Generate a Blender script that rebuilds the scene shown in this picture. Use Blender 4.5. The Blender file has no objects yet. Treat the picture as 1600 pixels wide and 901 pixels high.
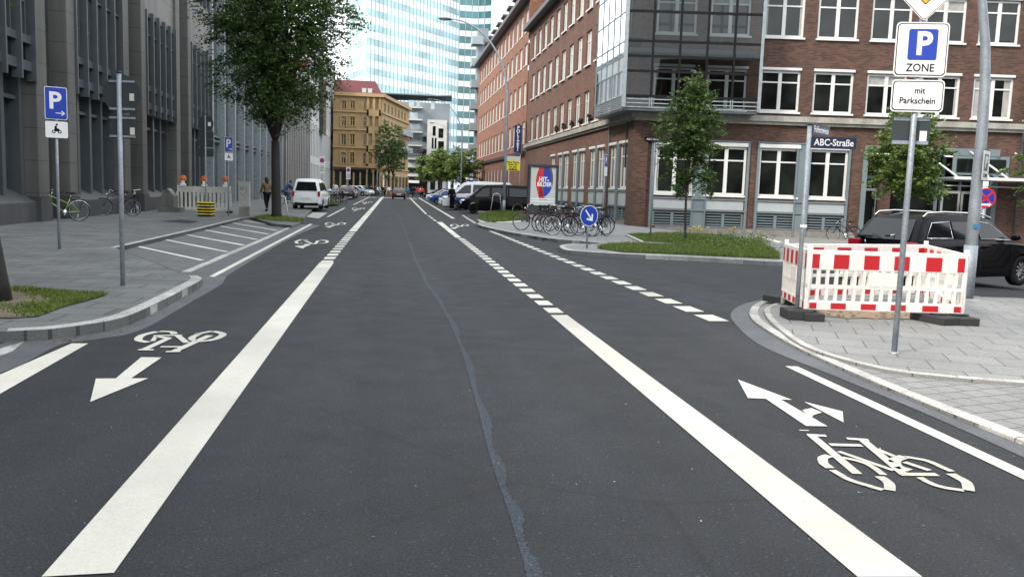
import bpy, bmesh, math, random
import numpy as np
from mathutils import Vector, Matrix
R = math.radians
sc = bpy.context.scene
COL = sc.collection
# ---------------------------------------------------------------- camera
CAMZ = 1.65; FPX = 1336.0
PITCH = math.atan(153.3/1336); YAW = R(8.22); ROLL = 0.033
_r0 = Vector((math.cos(YAW), -math.sin(YAW), 0))
_f = Vector((math.sin(YAW)*math.cos(PITCH), math.cos(YAW)*math.cos(PITCH), -math.sin(PITCH)))
_u0 = _r0.cross(_f)
_r = _r0*math.cos(ROLL) + _u0*math.sin(ROLL)
_u = _u0*math.cos(ROLL) - _r0*math.sin(ROLL)
cd = bpy.data.cameras.new('camera'); cam = bpy.data.objects.new('camera', cd); COL.objects.link(cam)
cd.sensor_width = 36; cd.lens = 36*FPX/1600; cd.clip_start = 0.05; cd.clip_end = 3000
cam.matrix_world = Matrix(((_r.x,_u.x,-_f.x,0),(_r.y,_u.y,-_f.y,0),(_r.z,_u.z,-_f.z,CAMZ),(0,0,0,1)))
sc.camera = cam
# ---------------------------------------------------------------- sky and sun
w = bpy.data.worlds.new('World'); sc.world = w; w.use_nodes = True
nt = w.node_tree; nt.nodes.clear()
SUN_EL = R(37); SUN_AZ = R(238)      # azimuth measured clockwise from +Y
sky = nt.nodes.new('ShaderNodeTexSky'); sky.sky_type = 'NISHITA'; sky.sun_disc = False
sky.sun_elevation = SUN_EL; sky.sun_rotation = SUN_AZ; sky.air_density = 1.2; sky.dust_density = 3.0
tc = nt.nodes.new('ShaderNodeTexCoord')
cn = nt.nodes.new('ShaderNodeTexNoise'); cn.inputs['Scale'].default_value = 2.2; cn.inputs['Detail'].default_value = 6
nt.links.new(tc.outputs['Generated'], cn.inputs['Vector'])
cr = nt.nodes.new('ShaderNodeValToRGB')
cr.color_ramp.elements[0].position = 0.25; cr.color_ramp.elements[0].color = (0.72,0.72,0.72,1)
cr.color_ramp.elements[1].position = 0.7; cr.color_ramp.elements[1].color = (1,1,1,1)
nt.links.new(cn.outputs['Fac'], cr.inputs['Fac'])
mx = nt.nodes.new('ShaderNodeMix'); mx.data_type = 'RGBA'
nt.links.new(cr.outputs['Color'], mx.inputs[0])
nt.links.new(sky.outputs['Color'], mx.inputs[6]); mx.inputs[7].default_value = (10.2,10.6,11.0,1)
bg = nt.nodes.new('ShaderNodeBackground'); bg.inputs['Strength'].default_value = 0.15
nt.links.new(mx.outputs[2], bg.inputs['Color'])
wo = nt.nodes.new('ShaderNodeOutputWorld'); nt.links.new(bg.outputs[0], wo.inputs[0])
sd = bpy.data.lights.new('sun','SUN'); sd.energy = 2.4; sd.angle = R(11); sd.color = (1,0.90,0.78)
so = bpy.data.objects.new('sun', sd); COL.objects.link(so)
sv = Vector((math.sin(SUN_AZ)*math.cos(SUN_EL), math.cos(SUN_AZ)*math.cos(SUN_EL), math.sin(SUN_EL)))
so.rotation_euler = sv.to_track_quat('Z','Y').to_euler()
vs = sc.view_settings; vs.view_transform = 'Standard'; vs.look = 'None'; vs.exposure = 0.85; vs.gamma = 1; vs.use_curve_mapping = False
sc.render.resolution_x = 1024; sc.render.resolution_y = 576
# ---------------------------------------------------------------- measuring helpers (photo measurements -> metres in the world)
def ray(px, py):
    return (_f + _r*((px-800)/FPX) - _u*((py-450.5)/FPX))
def gz(x, y=0):
    t = min(1, max(0, (x-10.5)/7)); return -0.35*t*t*(3-2*t)
def G(px, py, z=0.0):
    d = ray(px, py); zz = z
    for _ in range(6):
        t = (zz-CAMZ)/d.z; x, y = d.x*t, d.y*t; zz = z+gz(x, y)
    return Vector((x, y, zz))
def PY(px, py, Y):
    d = ray(px, py); t = Y/d.y; return Vector((d.x*t, Y, CAMZ+d.z*t))
def PX(px, py, X):
    d = ray(px, py); t = X/d.x; return Vector((X, d.y*t, CAMZ+d.z*t))
def PD(px, py, D):
    return Vector((0,0,CAMZ)) + ray(px, py)*D
# ---------------------------------------------------------------- materials
M = {}
def mat(name, col, rough=0.7, metal=0.0, spec=None, emis=None, alpha=None, trans=None):
    m = bpy.data.materials.new(name); m.use_nodes = True
    b = m.node_tree.nodes['Principled BSDF']
    b.inputs['Base Color'].default_value = (*col, 1); b.inputs['Roughness'].default_value = rough; b.inputs['Metallic'].default_value = metal
    if spec is not None: b.inputs['Specular IOR Level'].default_value = spec
    if trans: b.inputs['Transmission Weight'].default_value = trans
    if alpha is not None: b.inputs['Alpha'].default_value = alpha
    M[name] = m; return m
class NT:
    def __init__(s, m): s.t = m.node_tree; s.b = s.t.nodes['Principled BSDF']
    def n(s, kind, **kw):
        nd = s.t.nodes.new(kind)
        for k, v in kw.items():
            if hasattr(nd, k) and not k[0].isupper(): setattr(nd, k, v)
            else: nd.inputs[k.replace('_',' ')].default_value = v
        return nd
    def l(s, a, b): s.t.links.new(a, b)
    def pos(s): return s.n('ShaderNodeNewGeometry').outputs['Position']
    def noise(s, vec, scale, detail=2, rough=0.5):
        nd = s.n('ShaderNodeTexNoise'); nd.inputs['Scale'].default_value = scale; nd.inputs['Detail'].default_value = detail
        nd.inputs['Roughness'].default_value = rough; s.l(vec, nd.inputs['Vector']); return nd.outputs['Fac']
    def ramp(s, fac, stops):
        r = s.n('ShaderNodeValToRGB'); e = r.color_ramp.elements
        while len(e) < len(stops): e.new(0.5)
        for i, (p, c) in enumerate(stops):
            e[i].position = p; e[i].color = (*c, 1) if len(c) == 3 else c
        s.l(fac, r.inputs['Fac']); return r.outputs['Color']
    def mix(s, fac, a, b, mode='MIX'):
        m = s.n('ShaderNodeMix', data_type='RGBA', blend_type=mode)
        for sock, v in ((m.inputs[0], fac), (m.inputs[6], a), (m.inputs[7], b)):
            if isinstance(v, (int, float)): sock.default_value = v
            elif isinstance(v, tuple): sock.default_value = (*v, 1)
            else: s.l(v, sock)
        return m.outputs[2]
    def bump(s, h, dist=0.003, strength=0.6):
        b = s.n('ShaderNodeBump'); b.inputs['Distance'].default_value = dist; b.inputs['Strength'].default_value = strength
        s.l(h, b.inputs['Height']); s.l(b.outputs['Normal'], s.b.inputs['Normal'])
    def col(s, c): s.l(c, s.b.inputs['Base Color'])
    def rgh(s, c): s.l(c, s.b.inputs['Roughness'])
    def wall(s):          # (horizontal run of the wall, height) whatever way the wall faces
        g = s.n('ShaderNodeNewGeometry'); sp = s.n('ShaderNodeSeparateXYZ'); s.l(g.outputs['Position'], sp.inputs[0])
        sn = s.n('ShaderNodeSeparateXYZ'); s.l(g.outputs['Normal'], sn.inputs[0])
        a = s.n('ShaderNodeMath', operation='ABSOLUTE'); s.l(sn.outputs[0], a.inputs[0])
        c = s.n('ShaderNodeMath', operation='GREATER_THAN'); s.l(a.outputs[0], c.inputs[0]); c.inputs[1].default_value = 0.7
        m = s.n('ShaderNodeMix', data_type='FLOAT'); s.l(c.outputs[0], m.inputs[0]); s.l(sp.outputs[0], m.inputs[2]); s.l(sp.outputs[1], m.inputs[3])
        o = s.n('ShaderNodeCombineXYZ'); s.l(m.outputs[0], o.inputs[0]); s.l(sp.outputs[2], o.inputs[1]); return o.outputs[0]
def noisy(name, col, amt=0.25, scale=3.0, rough=0.7, fine=None, bump=0.0, metal=0.0):
    m = mat(name, col, rough, metal); t = NT(m); p = t.pos()
    f = t.noise(p, scale, 5, 0.6)
    a = tuple(c*(1-amt) for c in col); b = tuple(min(1, c*(1+amt)) for c in col)
    c = t.ramp(f, [(0.3, a), (0.7, b)])
    if fine:
        f2 = t.noise(p, fine, 2); c = t.mix(1.0, c, t.ramp(f2, [(0.3, (1-amt,)*3), (0.7, (1+amt*0.6,)*3)]), 'MULTIPLY')
        if bump: t.bump(f2, bump)
    t.col(c); return m
def asphalt(name, base, light=1.0):
    m = mat(name, base, 0.85, 0, 0.3); t = NT(m); p = t.pos()
    big = t.noise(p, 0.25, 4, 0.6); mid = t.noise(p, 2.2, 4, 0.6)
    st = t.n('ShaderNodeMapping'); st.inputs['Scale'].default_value = (1.3, 0.05, 1); t.l(p, st.inputs['Vector']); strk = t.noise(st.outputs[0], 1.0, 3)
    fine = t.noise(p, 75, 2, 0.7); v = t.n('ShaderNodeTexVoronoi'); v.inputs['Scale'].default_value = 95; t.l(p, v.inputs['Vector'])
    c = t.ramp(big, [(0.3, tuple(x*0.82 for x in base)), (0.7, tuple(x*1.2 for x in base))])
    c = t.mix(1.0, c, t.ramp(mid, [(0.3, (0.88,)*3), (0.7, (1.12,)*3)]), 'MULTIPLY')
    c = t.mix(1.0, c, t.ramp(strk, [(0.35, (0.85,)*3), (0.65, (1.15,)*3)]), 'MULTIPLY')
    c = t.mix(1.0, c, t.ramp(fine, [(0.3, (0.35,)*3), (0.52, (1.0,)*3), (0.75, (1.7,)*3)]), 'MULTIPLY')
    w2 = t.n('ShaderNodeMapping'); w2.inputs['Scale'].default_value = (1.0, 0.45, 1); t.l(p, w2.inputs['Vector'])
    c = t.mix(1.0, c, t.ramp(t.noise(w2.outputs[0], 0.9, 6, 0.7), [(0.25, (0.62,)*3), (0.45, (1.0,)*3), (0.8, (1.12,)*3)]), 'MULTIPLY')
    ck = t.n('ShaderNodeTexVoronoi', feature='DISTANCE_TO_EDGE'); ck.inputs['Scale'].default_value = 0.16; 
    wp = t.mix(0.12, p, t.n('ShaderNodeTexNoise', Scale=1.7, Detail=6.0).outputs['Color'], 'ADD'); t.l(wp, ck.inputs['Vector'])
    c = t.mix(t.ramp(ck.outputs['Distance'], [(0.0008, (0.45,)*3), (0.0022, (0,)*3)]), c, (0.012,)*3)
    sp = t.ramp(v.outputs['Color'], [(0.86, (0,0,0)), (0.93, (1,1,1))])
    c = t.mix(sp, c, t.mix(1.0, c, (2.5,2.5,2.55), 'MULTIPLY'))
    t.col(c); t.bump(fine, 0.006, 0.8); t.rgh(t.ramp(mid, [(0.3, (0.74,)*3), (0.7, (0.9,)*3)])); return m
def bricktex(t, vec, bw, bh, mortar, off=0.5):
    b = t.n('ShaderNodeTexBrick'); b.offset = off
    b.inputs['Scale'].default_value = 1; b.inputs['Brick Width'].default_value = bw; b.inputs['Row Height'].default_value = bh
    b.inputs['Mortar Size'].default_value = mortar; b.inputs['Mortar Smooth'].default_value = 0.1; b.inputs['Bias'].default_value = 0
    b.inputs['Color1'].default_value = (0,0,0,1); b.inputs['Color2'].default_value = (1,1,1,1); b.inputs['Mortar'].default_value = (0.5,0.5,0.5,1)
    t.l(vec, b.inputs['Vector']); return b
def slabs(name, base, bw, bh, rot=0.0, joint=0.012, var=0.12, stain=0.2, jd=0.3):
    m = mat(name, base, 0.85); t = NT(m); p = t.pos()
    mp = t.n('ShaderNodeMapping'); mp.inputs['Rotation'].default_value = (0,0,rot); t.l(p, mp.inputs['Vector'])
    b = bricktex(t, mp.outputs[0], bw, bh, joint)
    c = t.ramp(b.outputs['Color'], [(0, tuple(x*(1-var) for x in base)), (1, tuple(x*(1+var) for x in base))])
    c = t.mix(1.0, c, t.ramp(t.noise(p, 0.8, 6, 0.65), [(0.3, (1-stain,)*3), (0.7, (1+stain*0.7,)*3)]), 'MULTIPLY')
    c = t.mix(1.0, c, t.ramp(t.noise(p, 60, 2), [(0.3, (0.8,)*3), (0.7, (1.2,)*3)]), 'MULTIPLY')
    c = t.mix(b.outputs['Fac'], c, tuple(x*jd for x in base)); t.col(c)
    inv = t.n('ShaderNodeMath', operation='SUBTRACT'); inv.inputs[0].default_value = 1; t.l(b.outputs['Fac'], inv.inputs[1]); t.bump(inv.outputs[0], 0.004, 0.5); return m
def brickwall(name, dark, lite, mortar):
    m = mat(name, dark, 0.85); t = NT(m); v = t.wall()
    b = bricktex(t, v, 0.24, 0.075, 0.008)
    c = t.ramp(b.outputs['Color'], [(0, dark), (1, lite)])
    c = t.mix(1.0, c, t.ramp(t.noise(t.pos(), 0.5, 6, 0.7), [(0.3, (0.78,)*3), (0.7, (1.2,)*3)]), 'MULTIPLY')
    c = t.mix(b.outputs['Fac'], c, mortar); t.col(c); t.bump(b.outputs['Fac'], -0.006, 0.5); return m
def granite(name, base, jw=1.6, jh=1.05):
    m = mat(name, base, 0.6); t = NT(m); v = t.wall(); p = t.pos()
    b = bricktex(t, v, 40.0, jh, 0.012, 0.0)
    c = t.ramp(t.noise(p, 28, 4, 0.8), [(0.32, tuple(x*0.62 for x in base)), (0.68, tuple(x*1.4 for x in base))])
    c = t.mix(1.0, c, t.ramp(t.noise(p, 0.6, 6, 0.6), [(0.3, (0.82,)*3), (0.7, (1.15,)*3)]), 'MULTIPLY')
    st = t.n('ShaderNodeMapping'); st.inputs['Scale'].default_value = (2.5,2.5,0.12); t.l(p, st.inputs['Vector'])
    c = t.mix(1.0, c, t.ramp(t.noise(st.outputs[0], 1.0, 4), [(0.35, (0.8,)*3), (0.6, (1.08,)*3)]), 'MULTIPLY')
    c = t.mix(b.outputs['Fac'], c, tuple(x*0.35 for x in base)); t.col(c); return m
def paint(name, base, wear=0.5):
    m = mat(name, base, 0.6); t = NT(m); p = t.pos()
    c = t.ramp(t.noise(p, 1.5, 6, 0.7), [(0.3, tuple(x*0.86 for x in base)), (0.65, base)])
    c = t.mix(1.0, c, t.ramp(t.noise(p, 0.35, 3), [(0.35, (0.72,)*3), (0.6, (1.0,)*3)]), 'MULTIPLY')
    chip = t.ramp(t.noise(p, 14, 8, 0.8), [(0.575+0.06*(1-wear), (0,0,0)), (0.70, (1,1,1))])
    c = t.mix(t.mix(1.0, chip, (0.8,)*3, 'MULTIPLY'), c, (0.22,0.22,0.21))
    c = t.mix(1.0, c, t.ramp(t.noise(p, 90, 2), [(0.3, (0.86,)*3), (0.6, (1.0,)*3)]), 'MULTIPLY'); t.col(c); return m
def glassy(name, col, rough=0.05, spec=0.5, var=0.5, sc_=0.7):
    m = mat(name, col, rough, 0, spec); t = NT(m); t.bump(t.noise(t.pos(), 0.9, 2), 0.05, 0.25)
    c = t.ramp(t.noise(t.pos(), sc_, 2), [(0.35, tuple(x*(1-var) for x in col)), (0.65, tuple(x*(1+var) for x in col))]); t.col(c); return m
def leafmat(name, a, b):
    m = mat(name, a, 0.55); t = NT(m)
    oi = t.n('ShaderNodeNewGeometry')
    c = t.ramp(t.noise(oi.outputs['Position'], 9, 3, 0.8), [(0.3, a), (0.7, b)])
    c2 = t.ramp(oi.outputs['Random Per Island'], [(0, (0.6,)*3), (1, (1.5,)*3)])
    t.col(t.mix(1.0, c, c2, 'MULTIPLY'))
    tr = t.n('ShaderNodeBsdfTranslucent'); t.l(c, tr.inputs['Color']); ms = t.n('ShaderNodeMixShader'); ms.inputs[0].default_value = 0.3
    o = t.t.nodes['Material Output']; t.l(t.b.outputs[0], ms.inputs[1]); t.l(tr.outputs[0], ms.inputs[2]); t.l(ms.outputs[0], o.inputs[0]); return m
asphalt('asphalt', (0.0215,0.0235,0.0272)); asphalt('asphalt_old', (0.062,0.066,0.072)); asphalt('seam', (0.033,0.043,0.054)); asphalt('asphalt_dark', (0.026,0.028,0.031))
noisy('gutter', (0.075,0.080,0.088), 0.25, 1.5, 0.7, 40)
paint('road_paint', (0.64,0.62,0.545)); paint('paint_white', (0.78,0.78,0.76), 0.3)
slabs('slab_left', (0.112,0.118,0.118), 0.75, 0.5, 0.02, 0.014, 0.16, 0.3, 0.4)
slabs('slab_right', (0.195,0.198,0.193), 0.5, 0.5, R(24), 0.008, 0.07, 0.15, 0.35)
slabs('paver', (0.12,0.12,0.12), 0.2, 0.1, R(8), 0.01, 0.2, 0.2, 0.5)
slabs('hex_paver', (0.19,0.193,0.19), 0.24, 0.2, R(-15), 0.008, 0.08, 0.15, 0.4)
noisy('blind', (0.30,0.30,0.28), 0.2, 3, 0.8)
noisy('kerb_stone', (0.40,0.40,0.38), 0.25, 2.5, 0.8, 45, 0.002); noisy('kerb_light', (0.38,0.375,0.355), 0.32, 2.2, 0.85, 35, 0.003)
for kn in ('kerb_light','kerb_stone'):
    t_ = NT(M[kn]); src = t_.b.inputs['Base Color'].links[0].from_socket; gi = t_.n('ShaderNodeNewGeometry')
    t_.col(t_.mix(1.0, src, t_.ramp(gi.outputs['Random Per Island'], [(0, (0.78,)*3), (1, (1.12,)*3)]), 'MULTIPLY'))
noisy('soil', (0.13,0.10,0.065), 0.35, 6, 0.95, 35, 0.01); noisy('turf', (0.045,0.07,0.02), 0.4, 5, 0.95, 40, 0.01)
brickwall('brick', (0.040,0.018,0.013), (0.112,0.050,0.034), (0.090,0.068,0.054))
brickwall('brick_sunlit', (0.075,0.032,0.022), (0.175,0.080,0.052), (0.13,0.09,0.07))  # brick copy with the street front's warm sunlight put into its colour
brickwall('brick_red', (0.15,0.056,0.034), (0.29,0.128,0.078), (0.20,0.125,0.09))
granite('granite', (0.088,0.087,0.083)); granite('granite_base', (0.05,0.052,0.055), 2, 3); granite('granite_light', (0.15,0.147,0.14))
noisy('grey_metal', (0.070,0.083,0.092), 0.12, 2, 0.45, metal=0.2); noisy('dark_metal', (0.028,0.033,0.036), 0.2, 2, 0.5); noisy('zinc', (0.27,0.31,0.33), 0.2, 6, 0.5, 30, metal=0.5)
noisy('grey_panel', (0.33,0.36,0.37), 0.08, 1, 0.7); noisy('grey_frame', (0.13,0.165,0.18), 0.1, 1, 0.6); noisy('white_frame', (0.60,0.61,0.59), 0.06, 2, 0.4)
noisy('stone_trim', (0.30,0.29,0.26), 0.3, 1.5, 0.8, 20); noisy('plinth', (0.20,0.19,0.165), 0.25, 1.2, 0.85, 20)
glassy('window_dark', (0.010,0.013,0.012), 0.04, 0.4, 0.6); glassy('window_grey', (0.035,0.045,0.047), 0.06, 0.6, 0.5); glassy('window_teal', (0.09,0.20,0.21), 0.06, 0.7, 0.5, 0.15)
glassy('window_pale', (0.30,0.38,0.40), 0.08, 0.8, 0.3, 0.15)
mat('clear_glass', (0.9,0.95,0.95), 0.02, 0, 0.5)
def thin_glass(name, tint, refl=0.25):
    m = mat(name, tint, 0.02); t = NT(m); t.t.nodes.remove(t.b)
    tr = t.n('ShaderNodeBsdfTransparent'); tr.inputs['Color'].default_value = (*tint, 1)
    gl = t.n('ShaderNodeBsdfGlossy'); gl.inputs['Roughness'].default_value = 0.02; gl.inputs['Color'].default_value = (0.9,0.95,0.97,1)
    lw = t.n('ShaderNodeLayerWeight'); lw.inputs['Blend'].default_value = refl
    ms = t.n('ShaderNodeMixShader'); t.l(lw.outputs['Fresnel'], ms.inputs[0]); t.l(tr.outputs[0], ms.inputs[1]); t.l(gl.outputs[0], ms.inputs[2])
    t.l(ms.outputs[0], t.t.nodes['Material Output'].inputs[0]); return m
thin_glass('thin_glass', (0.62,0.66,0.66), 0.30); thin_glass('car_glass_clear', (0.25,0.28,0.28), 0.3)
thin_glass('thin_glass_side', (0.35,0.40,0.40), 0.6); thin_glass('window_pale_thin', (0.55,0.60,0.60), 0.35)
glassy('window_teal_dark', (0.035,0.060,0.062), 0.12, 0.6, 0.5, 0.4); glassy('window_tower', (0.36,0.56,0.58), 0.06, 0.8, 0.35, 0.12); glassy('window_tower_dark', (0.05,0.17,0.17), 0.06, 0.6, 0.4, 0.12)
noisy('tower_mullion', (0.36,0.46,0.48), 0.1, 1, 0.4)
leafmat('leaf_dark', (0.022,0.055,0.010), (0.075,0.130,0.022)); leafmat('leaf_mid', (0.034,0.072,0.016), (0.10,0.155,0.032)); leafmat('leaf_light', (0.06,0.12,0.025), (0.16,0.22,0.05)); leafmat('grass_blade', (0.060,0.105,0.015), (0.17,0.22,0.04))
noisy('bark', (0.045,0.038,0.03), 0.3, 8, 0.9, 40, 0.01); noisy('bark_dark', (0.02,0.018,0.016), 0.3, 8, 0.9, 40, 0.01)
for n_, c_, r_, m_ in (('white',(0.8,0.8,0.79),0.4,0),('white_plastic',(0.78,0.78,0.76),0.5,0),('cream_plastic',(0.62,0.60,0.55),0.5,0),('red',(0.62,0.02,0.025),0.45,0),('blue',(0.012,0.05,0.38),0.4,0),('navy',(0.01,0.018,0.06),0.5,0),('black',(0.012,0.012,0.013),0.5,0),
    ('black_paint',(0.006,0.006,0.008),0.12,0),('white_car',(0.72,0.74,0.76),0.15,0),('silver_car',(0.35,0.40,0.45),0.2,0.5),('brown_car',(0.05,0.04,0.035),0.2,0.3),('maroon_car',(0.03,0.012,0.014),0.2,0),('blue_car',(0.015,0.07,0.28),0.25,0),
    ('tyre',(0.018,0.018,0.018),0.85,0),('alloy',(0.35,0.36,0.38),0.35,0.8),('chrome',(0.7,0.7,0.7),0.15,1),('car_glass',(0.008,0.010,0.012),0.03,0),('tail_red',(0.35,0.01,0.015),0.2,0),('plate',(0.7,0.7,0.68),0.4,0),
    ('lamp_orange',(0.75,0.16,0.015),0.3,0),('yellow',(0.75,0.58,0.03),0.5,0),('sign_yellow',(0.85,0.75,0.02),0.5,0),('amber',(0.85,0.38,0.02),0.4,0),('rubber',(0.045,0.047,0.048),0.85,0),('skin',(0.45,0.27,0.2),0.6,0),('hair_dark',(0.02,0.014,0.01),0.7,0),
    ('cloth_navy',(0.012,0.015,0.03),0.9,0),('cloth_black',(0.01,0.01,0.011),0.9,0),('cloth_tan',(0.16,0.095,0.05),0.9,0),('cloth_blue',(0.02,0.045,0.15),0.8,0),('cloth_white',(0.7,0.7,0.68),0.85,0),('cloth_cyan',(0.02,0.22,0.42),0.8,0),('cloth_red',(0.45,0.03,0.03),0.8,0),('jeans',(0.05,0.08,0.16),0.9,0),
    ('green_bike',(0.22,0.42,0.03),0.3,0),('sign_back',(0.045,0.058,0.058),0.45,0.3),('ochre',(0.52,0.31,0.085),0.8,0),('ochre_trim',(0.32,0.22,0.11),0.8,0),('roof_red',(0.085,0.017,0.016),0.8,0),('roof_dark',(0.05,0.05,0.055),0.6,0),
    ('facade_white',(0.55,0.56,0.55),0.7,0),('facade_grey',(0.19,0.215,0.235),0.6,0),('facade_stone',(0.42,0.42,0.40),0.8,0),('tower_white',(0.86,0.90,0.91),0.3,0),('poster_bg',(0.52,0.54,0.52),0.4,0),('bike_maroon',(0.10,0.012,0.02),0.3,0)):
    mat(n_, c_, r_, m_, {'black_paint':0.09,'car_glass':0.35,'black':0.08,'cloth_black':0.1,'rubber':0.15,'tyre':0.1}.get(n_))
noisy('ochre', (0.31,0.21,0.10), 0.18, 0.6, 0.85, 8); noisy('galv', (0.30,0.34,0.38), 0.18, 5, 0.5, 40, metal=0.25)
noisy('facade_stone', (0.42,0.42,0.40), 0.12, 0.5, 0.8, 6); noisy('facade_white', (0.42,0.43,0.42), 0.1, 0.4, 0.7, 6); noisy('facade_grey', (0.17,0.195,0.215), 0.12, 0.4, 0.5)
noisy('barrier_white', (0.80,0.78,0.74), 0.06, 2.5, 0.5, 20); noisy('barrier_dirty', (0.50,0.49,0.45), 0.2, 3, 0.6, 20); noisy('cabinet', (0.34,0.35,0.33), 0.15, 4, 0.6, 30)
mat('blue_lens', (.01,.04,.35), .15); mat('navy_blue', (.008,.02,.11), .5); mat('red_film', (0.50,0.018,0.025), 0.35)
noisy('sand', (.30,.22,.14), .3, 9, .95, 50, .01)
# ---------------------------------------------------------------- mesh building
UPS = {}
class MB:
    def __init__(s): s.v = []; s.f = []; s.sm = []
    def add(s, vs, fs, smooth=False, Mx=None):
        n = len(s.v); s.v += [(Mx @ Vector(v)) if Mx is not None else Vector(v) for v in vs]
        s.f += [tuple(i+n for i in f) for f in fs]; s.sm += [smooth]*len(fs); return s
    def box(s, x0, x1, y0, y1, z0, z1, Mx=None):
        vs = [(x, y, z) for z in (z0, z1) for y in (y0, y1) for x in (x0, x1)]
        return s.add(vs, [(0,2,3,1),(4,5,7,6),(0,1,5,4),(2,6,7,3),(0,4,6,2),(1,3,7,5)], False, Mx)
    def cbox(s, c, d, Mx=None): return s.box(c[0]-d[0]/2, c[0]+d[0]/2, c[1]-d[1]/2, c[1]+d[1]/2, c[2]-d[2]/2, c[2]+d[2]/2, Mx)
    def quad(s, a, b, c, d): return s.add([a,b,c,d], [(0,1,2,3)])
    def prism(s, poly, z0, z1, Mx=None, smooth=False):
        n = len(poly); vs = [(p[0],p[1],z0) for p in poly]+[(p[0],p[1],z1) for p in poly]
        fs = [tuple(range(n-1,-1,-1)), tuple(range(n,2*n))]+[(i,(i+1)%n,n+(i+1)%n,n+i) for i in range(n)]
        return s.add(vs, fs, smooth, Mx)
    def tube(s, pts, rad, n=8, closed=False, caps=True, Mx=None):
        pts = [Vector(p) for p in pts]; L = len(pts)
        rr = rad if isinstance(rad, (list, tuple)) else [rad]*L
        vs = []; up = None
        for i, p in enumerate(pts):
            a = pts[i-1] if (i or closed) else p; b = pts[(i+1) % L] if (i < L-1 or closed) else p
            t = (b-a).normalized()
            if up is None: up = Vector((0,0,1)) if abs(t.z) < 0.9 else Vector((1,0,0))
            sd_ = t.cross(up).normalized(); up2 = sd_.cross(t).normalized(); up = up2
            for k in range(n):
                an = 2*math.pi*k/n; vs.append(p + (sd_*math.cos(an)+up2*math.sin(an))*rr[i])
        fs = []
        for i in range(L if closed else L-1):
            j = (i+1) % L
            fs += [(i*n+k, i*n+(k+1)%n, j*n+(k+1)%n, j*n+k) for k in range(n)]
        if caps and not closed: fs += [tuple(range(n-1,-1,-1)), tuple(range((L-1)*n, L*n))]
        return s.add(vs, fs, True, Mx)
    def cyl(s, a, b, r, n=12, r2=None, Mx=None): return s.tube([a,b], [r, r if r2 is None else r2], n, Mx=Mx)
    def ball(s, c, r, nu=12, nv=8, Mx=None):
        rx, ry, rz = r if isinstance(r, (tuple, list)) else (r,r,r); vs = []; fs = []
        for j in range(nv+1):
            th = math.pi*j/nv
            for i in range(nu):
                ph = 2*math.pi*i/nu; vs.append((c[0]+rx*math.sin(th)*math.cos(ph), c[1]+ry*math.sin(th)*math.sin(ph), c[2]+rz*math.cos(th)))
        for j in range(nv):
            for i in range(nu): fs.append((j*nu+i, (j+1)*nu+i, (j+1)*nu+(i+1)%nu, j*nu+(i+1)%nu))
        return s.add(vs, fs, True, Mx)
    def mesh(s, name, m, off=Vector((0,0,0))):
        me = bpy.data.meshes.new(name); me.from_pydata([tuple(v-off) for v in s.v], [], s.f)
        if m: me.materials.append(M[m])
        me.polygons.foreach_set('use_smooth', s.sm); me.update(); return me
    def build(s, name, m, parent=None, bevel=0, label=None, cat=None, group=None, kind=None):
        if parent is None:
            xs = [v.x for v in s.v]; ys = [v.y for v in s.v]; o_ = Vector(((min(xs)+max(xs))/2, (min(ys)+max(ys))/2, min(v.z for v in s.v)))
        else: o_ = UPS.get(parent.name, Vector((0,0,0)))
        ob = bpy.data.objects.new(name, s.mesh(name, m, o_)); COL.objects.link(ob)
        if parent is None: ob.location = o_
        else: ob.parent = parent; UPS[ob.name] = o_
        if bevel:
            b = ob.modifiers.new('bevel','BEVEL'); b.width = bevel; b.segments = 2; b.limit_method = 'ANGLE'; b.angle_limit = R(40)
        tag(ob, label, cat, group, kind); return ob
def tag(o, label=None, cat=None, group=None, kind=None):
    if label: o['label'] = label
    if cat: o['category'] = cat
    if group: o['group'] = group
    if kind: o['kind'] = kind
    return o
def thing(name, label, cat, loc=(0,0,0), rz=0.0, group=None, world=False):
    o = bpy.data.objects.new(name, None); COL.objects.link(o); o.empty_display_size = 0.3; o.location = loc
    if world: UPS[o.name] = Vector(loc)      # parts of this thing are given in world coordinates
    else: o.rotation_euler.z = rz
    return tag(o, label, cat, group)
def dup(o, loc=None, rz=None, label=None, parent=None, scale=None):
    c = o.copy(); COL.objects.link(c)
    if parent is not None: c.parent = parent
    for ch in o.children: dup(ch, parent=c)
    if loc is not None: c.location = loc
    if rz is not None: c.rotation_euler.z = rz
    if scale: c.scale = (scale,)*3
    if label: c['label'] = label
    return c
def text(body, size, m, Mx, parent, name='lettering', bold=0.0, sx=1.0, align='CENTER', ext=0.0015):
    cu = bpy.data.curves.new('txt','FONT'); cu.body = body; cu.size = size; cu.align_x = align; cu.align_y = 'CENTER'; cu.extrude = ext; cu.offset = bold; cu.resolution_u = 3
    tmp = bpy.data.objects.new('tmp', cu); COL.objects.link(tmp); bpy.context.view_layer.update()
    me = bpy.data.meshes.new_from_object(tmp.evaluated_get(bpy.context.evaluated_depsgraph_get()))
    bpy.data.objects.remove(tmp); bpy.data.curves.remove(cu)
    me.materials.clear(); me.materials.append(M[m]); me.name = name
    off = UPS.get(parent.name, Vector((0,0,0)))
    me.transform(Matrix.Translation(-off) @ Mx @ Matrix.Diagonal((sx,1,1,1)))
    o = bpy.data.objects.new(name, me); COL.objects.link(o); o.parent = parent; return o
def frame(origin, right, up=Vector((0,0,1))):
    right = Vector(right).normalized(); up = Vector(up); n = right.cross(up).normalized(); up = n.cross(right)
    return Matrix(((right.x,up.x,n.x,origin[0]),(right.y,up.y,n.y,origin[1]),(right.z,up.z,n.z,origin[2]),(0,0,0,1)))
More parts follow.
